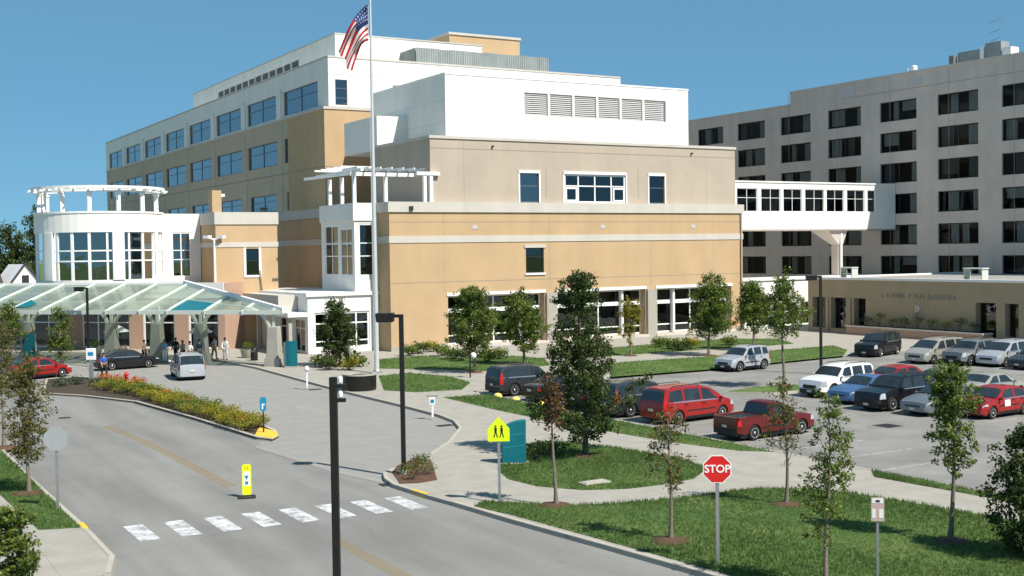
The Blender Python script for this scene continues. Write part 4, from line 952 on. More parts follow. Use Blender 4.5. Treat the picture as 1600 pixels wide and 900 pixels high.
class Car:
    def __init__(s, t):
        s.t = t; s.T = TYPES[t]; T = s.T
        s.ax = (-T['wb']/2-.02, T['wb']/2+.02); s.H = max(z for _, z in T['top'])
        xs = {x for x, _ in T['top']}
        for a in s.ax:
            for k in range(-6, 7): xs.add(round(a+(T['wr']+.07)*math.sin(math.pi/2*k/6), 3))
        for k in range(24): xs.add(-T['L']/2+T['L']*k/23)
        s.xs = sorted(xs)
    def ring(s, x):
        T = s.T; W = T['W']/2; zt = lerp_prof(T['top'], x); L = T['L']/2
        e = max(0, (abs(x)-(L-.55))/.55); w_ = W*(1-.15*e*e)
        zs = T['cl']+.10*max(0, (abs(x)-(L-.3))/.3)
        for a in s.ax:
            d = abs(x-a); r_ = T['wr']+.07
            if d < r_: zs = max(zs, T['wr']+math.sqrt(r_*r_-d*d))
        zb = min(T['belt']+.03*(-x)/L, zt-.03); cab = max(0, zt-T['belt']-.04)/(s.H-T['belt'])
        wt = w_*(.97-.17*cab); zs = min(zs, zb-.06)
        return [(w_*.93, zs), (w_*.985, max(zs+.015, min(.36, zb-.05))), (w_, max(zs+.03, min(.64, zb-.03))), (w_*.975, zb), (wt, zt-.045-.015*cab if cab > 0 else zt-.012), (wt*.82, zt+.0), (wt*.45, zt+.018), (0, zt+.024)]
    def S(s, x, t, side=1, off=0.0):
        r_ = s.ring(x); i = min(int(t), len(r_)-2); f = t-i
        y = r_[i][0]+(r_[i+1][0]-r_[i][0])*f; z = r_[i][1]+(r_[i+1][1]-r_[i][1])*f
        if off:
            dy, dz = r_[i+1][0]-r_[i][0], r_[i+1][1]-r_[i][1]; l_ = math.hypot(dy, dz) or 1
            y += off*dz/l_; z += -off*dy/l_
        return Vector((x, y*side, z))
    def body(s):
        mb = MB(); n = 8; vs = []; fs = []
        for x in s.xs:
            r_ = s.ring(x); pts = [(x, -y, z) for y, z in r_]+[(x, y, z) for y, z in r_[-2::-1]]
            vs += pts
        m = 15
        for i in range(len(s.xs)-1):
            for k in range(m-1): fs.append((i*m+k, i*m+k+1, (i+1)*m+k+1, (i+1)*m+k))
            fs.append((i*m+m-1, i*m, (i+1)*m, (i+1)*m+m-1))
        fs += [tuple(range(m)), tuple((len(s.xs)-1)*m+k for k in range(m))[::-1]]
        return mb.add(vs, fs)
    def patch(s, xb0, xb1, xt0, xt1, t0, t1, side=1, off=.006, nx=6, nt_=4):
        mb = MB(); vs = []; fs = []
        for j in range(nt_+1):
            for i in range(nx+1):
                fx = i/nx; ft = j/nt_
                x = (xb0+(xb1-xb0)*fx)*(1-ft)+(xt0+(xt1-xt0)*fx)*ft
                vs.append(s.S(x, t0+(t1-t0)*ft, side, off))
        for j in range(nt_):
            for i in range(nx):
                q = (j*(nx+1)+i, j*(nx+1)+i+1, (j+1)*(nx+1)+i+1, (j+1)*(nx+1)+i); fs.append(q[::-1] if side > 0 else q)
        return mb.add(vs, fs)
    def across(s, xa, xb, t0=4.12, off=.008):
        mb = MB(); vs = []; fs = []; ts = [t0, 4.6, 5, 5.5, 6, 6.5, 7]; n = 4
        for i in range(n+1):
            x = xa+(xb-xa)*i/n
            row = [s.S(x, t, -1, 0) for t in ts]+[s.S(x, t, 1, 0) for t in ts[-2::-1]]
            for v in row: vs.append(v)
        m = len(ts)*2-1
        sgn = 1 if xb > xa else -1
        dz = Vector((1 if xa > 0 or (xa+xb)/2 > -.2 else -1, 0, .8)).normalized()*(off+.012)
        vs = [v+dz for v in vs]
        for i in range(n):
            for k in range(m-1): fs.append((i*m+k, i*m+k+1, (i+1)*m+k+1, (i+1)*m+k))
        return mb.add(vs, fs)
CARS = {}
def car_proto(t):
    """meshes shared by all cars of a type: (name, mesh, material or None for paint, parent index)"""
    if t in CARS: return CARS[t]
    c = Car(t); T = c.T; L = T['L']/2; W = T['W']/2; P = []
    def put(name, mb, m, par=None, smooth=35):
        me = bpy.data.meshes.new(t+'_'+name); me.from_pydata(mb.v, [], mb.f); me.update()
        if smooth: me.shade_smooth(); me.set_sharp_from_angle(angle=R(smooth))
        P.append((name, me, m, par)); return len(P)-1
    put('body', c.body(), None)
    put('windshield', c.across(*T['ws']), 'car_glass'); put('rear_window', c.across(*T['rw'], t0=4.2), 'car_glass')
    for sd_ in (-1, 1):
        for (a, at, b, bt) in [(q[0], q[1], q[2], q[3]) for q in T['side']]:
            put('side_window', c.patch(a+.03, b-.03, at+.05, bt-.05, 3.10, 3.92, sd_, .010), 'car_glass')
        for (a, b) in T['doors']:
            d = put('door', c.patch(a+.012, b-.012, a+.012, b-.012, .75, 2.98, sd_, .009), None)
            v = c.S(a+.14, 2.72, sd_, .03); put('handle', MB().box(v.x-.09, v.x+.09, v.y-.02, v.y+.02, v.z-.016, v.z+.016), 'trim', d, 0)
        put('sill_trim', c.patch(-T['wb']/2+T['wr']+.16, T['wb']/2-T['wr']-.16, -T['wb']/2+T['wr']+.16, T['wb']/2-T['wr']-.16, 0.02, .9, sd_, .014), 'trim')
        put('headlight', c.patch(L-.42, L-.06, L-.36, L-.07, 2.1, 3.2, sd_, .014), 'lamp_clear')
        put('tail_light', c.patch(-L+.03, -L+.22, -L+.04, -L+.2, 2.2, 3.6 if T['top'][2][1] > 1.2 else 3.05, sd_, .014), 'tail_red')
        xm = T['ws'][1]-.22; v = c.S(xm, 3.05, sd_)
        put('mirror', MB().lathe([(.02, -.09), (.07, -.08), (.085, 0), (.06, .09), (.02, .1)], (v.x, v.y+.12*sd_, v.z+.06), 'y', 8), None)
        for a in c.ax:
            r_ = T['wr']; y = sd_*(W-.12)
            wl_ = put('wheel', MB().lathe([(r_*.62, -.11), (r_*.9, -.11), (r_, -.07), (r_, .07), (r_*.9, .11), (r_*.62, .11)], (a, y, r_), 'y', 20), 'tyre')
            o = .112*sd_; rim = MB().lathe([(r_*.66, o*.5), (r_*.66, o*1.02), (r_*.58, o*1.03), (r_*.5, o*.75), (.07, o*.95), (.05, o*1.1)], (a, y, r_), 'y', 20)
            put('rim', rim, 'rim', wl_)
        if t != 'pickup' or True:
            put('side_moulding', c.patch(-T['wb']/2+T['wr']+.18, T['wb']/2-T['wr']-.18, -T['wb']/2+T['wr']+.18, T['wb']/2-T['wr']-.18, 1.75, 1.98, sd_, .018), 'trim')
            a_, b_ = T['side'][0][0], T['side'][-1][2]; put('window_trim', c.patch(a_, b_, a_, b_, 2.97, 3.06, sd_, .013), 'rim')
            for a in c.ax:
                mb_ = MB(); rr_ = T['wr']+.075
                for k in range(12):
                    q0, q1 = math.pi*k/12, math.pi*(k+1)/12
                    mb_.bar((a+rr_*math.cos(q0), sd_*(W-.012), T['wr']+rr_*math.sin(q0)), (a+rr_*math.cos(q1), sd_*(W-.012), T['wr']+rr_*math.sin(q1)), .05, .03, (0, 1, 0))
                put('arch_trim', mb_, 'trim' if 'suv' in t else None, smooth=0)
    put('hood', c.across(T['ws'][1]+.10, L-.42, t0=4.35, off=-.008), None)
    put('wiper', MB().bar((T['ws'][1]-.02, -.5, lerp_prof(T['top'], T['ws'][1])+.05), (T['ws'][1]-.05, .3, lerp_prof(T['top'], T['ws'][1])+.06), .03, .02), 'trim', smooth=0)
    put('antenna', MB().tube([(T['ws'][1]+.15, W*.7, lerp_prof(T['top'], T['ws'][1]+.15)), (T['ws'][1]-.05, W*.72, lerp_prof(T['top'], T['ws'][1]+.15)+.65)], .006, 4), 'trim', smooth=0)
    put('front_plate', MB().box(L+.031, L+.04, -.16, .16, .32, .43), 'plate', smooth=0)
    put('underbody', MB().box(-L+.25, L-.25, -W*.86, W*.86, .16, T['cl']+.18), 'trim', smooth=0)
    fz = lerp_prof(T['top'], L-.05)
    put('grille', MB().box(L-.07, L+.012, -W*.5, W*.5, .50, min(.72, fz-.02)), 'trim', smooth=0)
    put('front_bumper', MB().box(L-.22, L+.03, -W*.78, W*.78, .26, .47), 'trim' if 'suv' in t or t == 'pickup' else None, smooth=0)
    put('rear_bumper', MB().box(-L-.03, -L+.22, -W*.80, W*.80, .30, .55), 'trim' if 'suv' in t or t == 'pickup' else None, smooth=0)
    put('licence_plate', MB().box(-L-.05, -L-.031, -.16, .16, .62, .74), 'plate', smooth=0)
    if 'suv' in t or t == 'minivan':
        for sd_ in (-1, 1): put('roof_rail', MB().tube([(-T['L']*.36, sd_*W*.68, c.H-.02), (-T['L']*.33, sd_*W*.70, c.H+.06), (.0, sd_*W*.70, c.H+.06), (.12, sd_*W*.68, c.H-.02)], .02, 6), 'trim')
    if t == 'pickup':
        put('bed_liner', MB().box(-2.42, -.72, -W*.80, W*.80, 1.02, 1.055), 'trim', smooth=0)
        for sd_ in (-1, 1): put('bed_rail', MB().box(-2.48, -.66, sd_*W*.80, sd_*W*.92, 1.0, 1.12), None, smooth=0)
        put('tailgate', MB().box(-2.57, -2.49, -W*.80, W*.80, .72, 1.12), None, smooth=0)
    CARS[t] = P; return P
PAINTED = {}
def car(name, t, paint, x, y, heading, label, cat='car', z=0.006, group=None, extra=None):
    o = empty(name, (x, y, z), R(heading), label, cat, group); objs = []
    for (nm, me, m, par) in car_proto(t):
        pm = 'car_'+paint if m is None else m
        key = (me.name, pm)
        if key not in PAINTED:
            m2 = me if m is not None else me.copy(); m2.materials.clear(); m2.materials.append(MATS[pm]); PAINTED[key] = m2
        ob = bpy.data.objects.new(nm, PAINTED[key]); COL.objects.link(ob); ob.parent = objs[par] if par is not None else o; objs.append(ob)
    return o
GL = 'vehicles in the car park'
# row backed up to the grass strip (noses towards +X)
car('minivan', 'minivan', 'red', 37.4, 46.75, 6, 'bright red minivan parked behind the sparse saplings', 'minivan', group=GL)
car('pickup_truck', 'pickup', 'darkred', 37.0, 40.75, 3, 'dark red pickup truck nearest the stop sign', 'pickup truck', group=GL).scale = (.95, .95, .95)
car('parked_suv', 'suv', 'dgrey', 36.8, 49.9, 4, 'dark grey estate half hidden beside the red minivan', 'car', group=GL)
car('parked_suv', 'suv', 'dgrey', 36.6, 61.0, 3, 'dark grey off-roader with red tail light at the far end of the strip', 'car', group=GL)
car('parked_car', 'sedan', 'black', 36.9, 57.2, 2, 'black saloon beside the dark grey off-roader behind yellow wheel stops', 'car', group=GL)
car('parked_car', 'sedan', 'black', 36.8, 52.7, 3, 'black saloon under the dense tree in the lot', 'car', group=GL)
# double row, noses towards -X
car('parked_suv', 'suv', 'white', 50.5, 49.55, 184, 'white off-roader with roof rails at the grass island', 'car', group=GL)
car('parked_car', 'sedan', 'blue', 49.7, 46.5, 182, 'pale blue saloon next to the white off-roader', 'car', group=GL)
car('parked_suv', 'suv', 'black', 48.8, 43.75, 183, 'black off-roader with round headlights beside the blue saloon', 'car', group=GL)
car('parked_car', 'sedan', 'grey', 49.3, 41.1, 181, 'grey saloon hidden behind the bright green tree', 'car', group=GL)
rc_ = car('parked_car', 'hatch', 'red', 50.35, 38.95, 183, 'red hatchback with a white square on its door', 'car', group=GL)
_h = Car('hatch'); _h.patch(-.05, .38, -.05, .38, 1.7, 2.8, 1, .02).build('door_poster', 'sign_white', rc_, off=Z0)
car('parked_car', 'hatch', 'red', 55.2, 49.0, 2, 'small red hatchback behind the white off-roader', 'car', group=GL)
car('parked_car', 'sedan', 'dgrey', 55.6, 46.2, 2, 'dark grey saloon behind the black off-roader', 'car', group=GL)
car('parked_car', 'sedan', 'gold', 55.8, 43.4, 2, 'pale gold saloon behind the grey one near the bright green tree', 'car', group=GL)
# far row
car('parked_suv', 'suv', 'black', 70.9, 65.3, 196, 'black off-roader on its own by the far lawn', 'car', group=GL)
car('minivan', 'minivan', 'gold', 69.9, 59.0, 184, 'gold-silver minivan leftmost of the far row', 'minivan', group=GL)
car('parked_suv', 'suv', 'grey', 70.7, 56.5, 183, 'mid grey off-roader second in the far row between two minivans', 'car', group=GL)
car('minivan', 'minivan', 'silver', 72.0, 54.6, 183, 'silver minivan third in the far row', 'minivan', group=GL)
car('parked_car', 'sedan', 'dgrey', 71.8, 52.0, 182, 'dark saloon at the right end of the far row', 'car', group=GL)
car('parked_car', 'hatch', 'navy', 71.6, 49.3, 182, 'dark blue hatchback beyond the dark saloon at the right frame edge', 'car', group=GL)
car('driving_suv', 'compact_suv', 'silver', 55.6, 63.4, 188, 'small silver off-roader driving left along the far aisle', 'car')
# forecourt
car('driving_van', 'minivan', 'silver', 22.6, 83.2, 82, 'silver minivan seen from behind driving to the canopy', 'minivan')
car('waiting_car', 'sedan', 'black', 20.6, 92.9, 8, 'black saloon waiting under the canopy', 'car', z=0.01)
car('waiting_car', 'hatch', 'red', 13.9, 89.6, 20, 'red hatchback behind the flower island at the left', 'car', z=0.01)

# ------------------------------------------------------------------ trees and shrubs
def leaves(mb_v, mb_f, lv, c, n, spread, size, r_, squash=.8):
    for _ in range(n):
        d = Vector((r_.gauss(0, 1), r_.gauss(0, 1), r_.gauss(0, 1)*squash)); d = d.normalized()*(r_.random()**.45) if d.length else d
        p = c+d*spread
        nrm = Vector((r_.gauss(0, .6), r_.gauss(0, .6), r_.gauss(.5, .5))).normalized()
        a = nrm.orthogonal().normalized(); a.rotate(Matrix.Rotation(r_.random()*6.28, 3, nrm)); b = nrm.cross(a)
        s_ = size*r_.uniform(.6, 1.35); o = len(mb_v)
        mb_v += [p-a*s_*.55, p+b*s_*.32+a*s_*.05, p+a*s_*.6, p-b*s_*.32+a*s_*.05]; mb_f.append((o, o+1, o+2, o+3))
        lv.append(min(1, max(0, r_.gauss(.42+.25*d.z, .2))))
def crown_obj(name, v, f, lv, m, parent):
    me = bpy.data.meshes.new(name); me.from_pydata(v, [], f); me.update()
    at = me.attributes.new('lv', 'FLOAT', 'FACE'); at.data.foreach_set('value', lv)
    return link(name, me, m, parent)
def tree(name, x, y, h, crown, label, lm, seed, nclump=30, per=45, leaf=.15, trunk=.05, cat='tree', group=None, bark='bark_pale', z=KT+.03, lean=(0, 0), mulch=True, spread=.45):
    """crown: list of (height fraction, radius) along the axis"""
    r_ = random.Random(seed); o = empty(name, (x, y, z), r_.random()*6.28, label, cat, group)
    ax = lambda t: Vector((lean[0]*t+.04*h*.3*math.sin(t*5+seed), lean[1]*t+.04*h*.3*math.cos(t*4+seed), h*t))
    tb = MB(); hs = [i/10 for i in range(11)]
    tb.tube([ax(t) for t in hs], [trunk*(1.25-1.1*t)+(.03 if t == 0 else 0) for t in hs], 7)
    lo, hi = crown[0][0], crown[-1][0]; v = []; f = []; lv = []
    rad = lambda t: lerp_prof(crown, t)
    tips = []
    k = 0
    while len(tips) < nclump and k < nclump*6:
        k += 1; t = lo+(hi-lo)*(r_.random()**.9); q = rad(t)
        if r_.random() > .25+.75*q/max(c_[1] for c_ in crown): continue
        a = r_.random()*6.28; q *= .78+.45*noise.noise(Vector((math.cos(a)*1.3+seed, math.sin(a)*1.3, t*4))); d = q*math.sqrt(r_.random())*r_.uniform(.7, 1.15)
        tips.append((t, ax(t)+Vector((math.cos(a)*d, math.sin(a)*d, r_.uniform(-.04, .06)*h))))
    for i, (t, p) in enumerate(tips):
        b = ax(max(lo*.85, t-.5*(p-ax(t)).length/h-.03))
        if i % 2 == 0 or nclump < 45:
            mid = (b+p)/2+Vector((r_.uniform(-.08, .08), r_.uniform(-.08, .08), -.04*h*.3))
            tb.tube([b, mid, p], [trunk*.38, trunk*.24, trunk*.08], 5)
        # leaf sprays: small twigs round each branch end, each with its own tuft
        for _ in range(4):
            d = Vector((r_.gauss(0, 1), r_.gauss(0, 1), r_.gauss(.15, .7))).normalized()*spread*r_.uniform(.35, 1.15); q_ = p+d
            if nclump < 70: tb.tube([p, q_], [trunk*.09, trunk*.04], 3, False)
            leaves(v, f, lv, q_, int(per*.5*r_.uniform(.35, 1.5)), spread*r_.uniform(.3, .62), leaf*.68, r_)
    tb.build('trunk', bark, o, smooth=60, off=Z0)
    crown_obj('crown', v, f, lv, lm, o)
    if mulch: MB().lathe([(.62, -.06), (.5, .03), (.2, .075), (.1, .08)], seg=14).build('mulch_ring', 'mulch', o, smooth=60, off=Z0)
    return o
def P2(p): return p[0], p[1]
GT = 'young trees on the lawns'
tree('leafy_tree', *P2((26.78, 40.13)), 7.2, [(.12, 1.2), (.24, 2.6), (.38, 2.45), (.56, 1.6), (.8, 1.1), (1.0, .25)], 'tallest dense dark tree standing between walk and car park', 'leaf_dark', 3, 135, 85, .16, .10, group=GT, bark='bark', spread=.5)
tree('sapling', *P2((20.82, 32.93)), 4.05, [(.66, .15), (.8, .42), (.95, .35), (1.0, .1)], 'thin sapling with rusty brown leaves near the teal kiosk', 'leaf_rust', 4, 26, 34, .13, .055, group=GT, spread=.28)
tree('sapling', *P2((21.01, 27.11)), 3.7, [(.36, .25), (.5, .72), (.72, .78), (.9, .5), (1.0, .15)], 'sparse reddish green sapling left of the stop sign', 'leaf_mixed', 5, 34, 22, .12, .05, group=GT, spread=.3)
tree('sapling', *P2((27.03, 28.80)), 4.15, [(.35, .3), (.5, .75), (.7, .7), (.9, .4), (1.0, .15)], 'rusty leafed sapling in front of the red pickup', 'leaf_mixed', 6, 36, 24, .12, .05, group=GT, spread=.32)
tree('sapling', *P2((21.10, 21.05)), 4.45, [(.30, .35), (.45, .75), (.65, .72), (.85, .45), (1.0, .18)], 'nearest green sapling between stop sign and notice post', 'leaf_green', 7, 50, 34, .12, .055, group=GT, spread=.3)
tree('sapling', *P2((27.43, 22.62)), 4.7, [(.40, .3), (.55, .72), (.72, .85), (.88, .7), (1.0, .3)], 'bright green full sapling in front of the grey saloon', 'leaf_green', 8, 60, 60, .13, .06, group=GT, spread=.33)
tree('leafy_bush', *P2((27.81, 20.35)), 3.3, [(.05, .9), (.3, 1.25), (.6, 1.2), (.85, .85), (1.0, .3)], 'dense dark evergreen at the right edge of the lawn', 'leaf_dark', 9, 120, 80, .13, .07, bark='bark', mulch=False, group='evergreens')
tree('leafy_bush', 28.2, 11.5, 5.0, [(.1, 1.4), (.35, 2.0), (.7, 1.7), (1.0, .5)], 'evergreen just right of the frame shading the lower lawn', 'leaf_dark', 19, 90, 60, .2, .1, bark='bark', mulch=False, group='evergreens')
GB = 'trees along the hospital front'
tree('street_tree', *P2((39.43, 72.43)), 5.5, [(.25, .8), (.45, 2.0), (.7, 2.0), (.9, 1.3), (1.0, .5)], 'round green tree at the left end of the glazed ground floor', 'leaf_green', 10, 105, 70, .20, .09, group=GB, spread=.6)
tree('street_tree', *P2((44.65, 74.62)), 5.0, [(.22, .8), (.45, 1.75), (.7, 1.8), (.9, 1.1), (1.0, .4)], 'second green tree before the glazed front, left of the tall dark tree', 'leaf_green', 11, 95, 70, .20, .09, group=GB, spread=.55)
tree('street_tree', *P2((55.20, 75.98)), 4.4, [(.25, .4), (.45, .8), (.75, .9), (1.0, .3)], 'small yellowing tree before the glazed front', 'leaf_yellow', 12, 36, 50, .18, .06, group=GB, spread=.45)
tree('street_tree', *P2((59.88, 72.06)), 5.7, [(.25, .9), (.45, 2.2), (.7, 2.2), (.9, 1.2), (1.0, .5)], 'spreading green tree at the right end of the glazed front', 'leaf_green', 13, 120, 70, .20, .09, group=GB, spread=.65)
tree('street_tree', *P2((65.89, 73.84)), 5.2, [(.30, .9), (.5, 2.1), (.75, 1.8), (1.0, .5)], 'green tree before the white link wall', 'leaf_green', 14, 100, 70, .20, .09, group=GB, spread=.6)
tree('street_tree', *P2((50.27, 53.71)), 6.2, [(.48, .7), (.6, 1.7), (.75, 1.4), (.9, .7), (1.0, .3)], 'tall slim-trunked tree rising between silver off-roader and lamp post', 'leaf_green', 15, 70, 55, .18, .08, group=GB, spread=.55)
tree('street_tree', *P2((33.72, 82.90)), 4.6, [(.15, 1.0), (.35, 1.9), (.6, 1.7), (.85, .9), (1.0, .3)], 'dark spreading tree left of the flagpole', 'leaf_dark', 16, 105, 70, .19, .08, group=GB, spread=.55, bark='bark')
tree('street_tree', *P2((16.23, 94.60)), 4.3, [(.15, .5), (.4, .95), (.7, .9), (1.0, .3)], 'green tree standing before the canopy columns', 'leaf_green', 17, 46, 60, .18, .07, group=GB, spread=.45)
tree('street_tree', *P2((13.49, 100.70)), 4.6, [(.35, .6), (.6, 1.2), (.85, .9), (1.0, .3)], 'slender green tree seen under the canopy at the left edge', 'leaf_green', 18, 40, 50, .20, .07, group=GB, spread=.5)
tree('verge_tree', *P2((6.50, 45.17)), 4.6, [(.25, .35), (.42, .8), (.7, 1.05), (.9, .8), (1.0, .35)], 'half-bare tree on the left verge beside the road sign back', 'leaf_mixed', 20, 85, 42, .13, .055, group='verge trees', spread=.36)
tree('verge_tree', *P2((7.20, 56.80)), 5.6, [(.45, .4), (.6, .8), (.85, .7), (1.0, .3)], 'thin tree at the left edge of the picture beyond the verge', 'leaf_mixed', 21, 44, 40, .13, .06, group='verge trees', spread=.38)
tree('leafy_bush', *P2((4.23, 32.79)), 1.9, [(.05, .5), (.4, .75), (.8, .6), (1.0, .25)], 'broad-leaved bush in the bottom left corner', 'leaf_green', 22, 50, 60, .15, .04, mulch=False, group='corner bushes', spread=.3)
for k, (x, y, h, q) in enumerate(((25.5, 186, 12.6, 3.0), (22.5, 192, 13.5, 3.6), (29.5, 190, 14.0, 3.2), (19, 184, 12, 4), (33, 200, 12.5, 3.6), (38, 205, 11.5, 3.6))):
    tree('far_tree', x, y, h, [(.12, q*.8), (.4, q*1.1), (.75, q*.8), (1.0, q*.2)], ('far dark tree behind the gabled house', 'second far dark tree behind the gabled house', 'far dark tree just left of the rotunda', 'far dark tree at the very left edge', 'far tree hidden behind the rotunda', 'far tree behind the rotunda pergola')[k], 'leaf_dark', 40+k, 70, 60, .5, .3, group='far trees', bark='bark', mulch=False, spread=1.5, z=0)
ORD_ = ('first','second','third','fourth','fifth','sixth','seventh','eighth','ninth')
GS_ = [ORD_[i]+' low shrub from the left at the foot of the dark spreading tree' for i in range(4)]+[ORD_[i]+' low shrub from the left along the blank tan wall' for i in range(6)]+[ORD_[i]+' low shrub from the left under the first glazed bay' for i in range(2)]+[ORD_[i]+' low shrub from the left under the middle glazed bay' for i in range(3)]+[ORD_[i]+' low shrub from the left under the right glazed bay' for i in range(5)]
def shrub(name, x, y, h, r0, lm, seed, label, group, per=200, leaf=.09, z=KT, cat='shrub'):
    r_ = random.Random(seed); o = empty(name, (x, y, z), 0, label, cat, group); v = []; f = []; lv = []
    tb = MB()
    for k in range(5):
        a = k*1.26+seed; p = Vector((math.cos(a)*r0*.6, math.sin(a)*r0*.6, h*r_.uniform(.45, .75))); tb.tube([(0, 0, 0), p*.5, p], [.02, .015, .008], 4)
        leaves(v, f, lv, p, per//6, r0*.55, leaf, r_)
    leaves(v, f, lv, Vector((0, 0, h*.55)), per//5, r0*.7, leaf, r_)
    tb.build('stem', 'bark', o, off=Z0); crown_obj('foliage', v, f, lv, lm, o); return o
# island hedge and flowers
protos = [shrub('hedge_shrub', 0, 0, .75+.1*k, .55, ('leaf_yellow', 'leaf_green', 'leaf_yellow')[k], 60+k, 'yellow-green shrub in the hedge along the road island', 'island hedge shrubs', 260, .10) for k in range(3)]
r3 = random.Random(3)
isl_mid = [(16.09, 78.49), (17.35, 73.72), (17.76, 64.73), (18.07, 59.93), (18.25, 55.25)]
hn = 0
for (a, b) in zip(isl_mid, isl_mid[1:]):
    n = max(3, int(math.hypot(b[0]-a[0], b[1]-a[1])/.62))
    for k in range(n):
        for rowx in (-.55, .05, .6):
            t = (k+r3.uniform(0, .5))/n; x = a[0]+(b[0]-a[0])*t; y = a[1]+(b[1]-a[1])*t
            o = protos[hn] if hn < 3 else copy_tree(protos[r3.choice((0, 0, 1, 2))])
            o.location = (x+rowx+r3.uniform(-.15, .15), y+r3.uniform(-.2, .2), .11); s_ = r3.uniform(.6, .95); o.scale = (s_, s_, s_*r3.uniform(.75, 1.1)); o.rotation_euler.z = r3.random()*6; hn += 1
fl = [shrub('flower_clump', *P2(q), .5, .6, ('flower_orange' if k % 2 == 0 else 'leaf_bluegreen'), 80+k, ('orange flower clump at the head of the island', 'grey-green plants on the island left of the flowers', 'rust orange flower clump mid island', 'grey-green low plant at the left end of the island', 'orange flowers near the hedge start', 'blue-green low plants by the island kerb')[k], 'island flower bed', 300, .11, .11, 'flowers')
      for k, q in enumerate(((17.54, 81.52), (15.90, 80.45), (18.31, 79.49), (13.99, 81.93), (17.01, 82.92), (15.09, 82.48)))]
for k, (x, y) in enumerate(((17.91, 74.94), (18.03, 70.85), (17.77, 66.04), (18.02, 62.95), (18.12, 59.89), (18.16, 57.11))):
    shrub('hedge_flowers', x, y, .62, .32, 'flower_orange', 190+k, ORD_[k]+' orange bloom clump in the island hedge counted from the canopy end', 'blooms in the hedge', 120, .08, .11, 'flowers')
for k, (x, y) in enumerate(((19.12, 40.78), (20.00, 41.60), (19.84, 40.28), (18.94, 39.68), (20.59, 42.19))):
    shrub('bed_plant', x, y, .5, .36, 'leaf_mixed' if k % 2 else 'leaf_green', 90+k, ORD_[k]+' low plant of the corner bed by the lamp post, counted from the pole', 'corner bed plants', 160, .07, .15, 'plant')
gsh = [(32.21, 82.89), (32.06, 80.62), (33.16, 79.73), (34.66, 81.52), (41.61, 87.37), (43.02, 88.50), (44.56, 89.59), (43.64, 85.68), (42.70, 82.12), (42.49, 80.25), (43.76, 78.54), (45.56, 79.75), (49.56, 77.82), (51.93, 78.72), (54.46, 78.85), (61.69, 80.80), (61.31, 78.58), (61.14, 77.10), (62.50, 77.56), (67.40, 78.49)]
for k, (x, y) in enumerate(gsh):
    shrub('foundation_shrub', x, y, .9, .75, ('leaf_green', 'leaf_dark', 'leaf_yellow', 'leaf_green')[k % 4], 110+k, GS_[k], 'planting along the hospital front', 420, .17, KT)
for k in range(9):
    shrub('planter_shrub', 84.9, 67.6+k*1.5, 1.0+.5*(k % 3 == 1), .55, ('leaf_bluegreen', 'leaf_dark', 'leaf_yellow', 'leaf_green')[k % 4], 140+k, ORD_[8-k]+' shrub from the left in the raised planter under the wall lettering', 'podium planter shrubs', 160, .12, 1.0)
for k, (x, y) in enumerate(((24.69, 40.52), (25.43, 40.90), (26.10, 40.98))):
    shrub('kiosk_shrub', x, y, .8, .5, 'leaf_dark', 160+k, ORD_[k]+' dark low shrub from the teal kiosk on the oval lawn', 'shrubs by the kiosk', 180, .09)
# short turf on the nearer lawns
def turf(pts, n, seed):
    r_ = random.Random(seed); v = []; f = []; lv = []
    xs = [p[0] for p in pts]; ys = [max(14, p[1]) for p in pts]; x0, x1, y0, y1 = min(xs), max(xs), min(ys), max(ys)
    def inside(x, y):
        c = False; j = len(pts)-1
        for i in range(len(pts)):
            if (pts[i][1] > y) != (pts[j][1] > y) and x < (pts[j][0]-pts[i][0])*(y-pts[i][1])/(pts[j][1]-pts[i][1])+pts[i][0]: c = not c
            j = i
        return c
    while len(f) < n:
        x, y = r_.uniform(x0, x1), r_.uniform(y0, y1)
        if not inside(x, y): continue
        pt = .5+.5*noise.noise(Vector((x*.5, y*.5, 1)))
        for _ in range(3):
            a = r_.random()*6.28; hh = r_.uniform(.04, .10); w_ = .012; dx, dy = math.cos(a)*w_, math.sin(a)*w_; px, py = x+r_.uniform(-.04, .04), y+r_.uniform(-.04, .04)
            o = len(v); v += [(px-dx, py-dy, KT+.01), (px+dx, py+dy, KT+.01), (px+r_.uniform(-.04, .04), py+r_.uniform(-.04, .04), KT+.05+hh)]; f.append((o, o+1, o+2)); lv.append(min(1, max(0, r_.gauss(.2+.5*pt, .18))))
    o = crown_obj('grass', v, f, lv, 'blade', None); o['kind'] = 'stuff'; return o
turf(L3, 90000, 1); turf(OVAL, 30000, 2); turf(LV, 12000, 3); turf(STRIP, 14000, 4); turf(L4, 10000, 5); turf(LA, 9000, 6); turf(LB, 14000, 7); turf(LC, 12000, 8); turf(LD, 16000, 9)

for k, (x, y) in enumerate(((-14.6, 5.8), (-20.5, 6.2), (-6.4, 6.4))):
    p_ = under(x, y); shrub('potted_plant', p_.x, p_.y, .8, .5, 'leaf_green', 170+k, ('leafy plant in the planter behind the middle canopy columns', 'leafy plant in the planter behind the left canopy columns', 'leafy plant in the planter near the tan stub')[k], 'potted plants', 200, .12, KT+.55, 'plant')
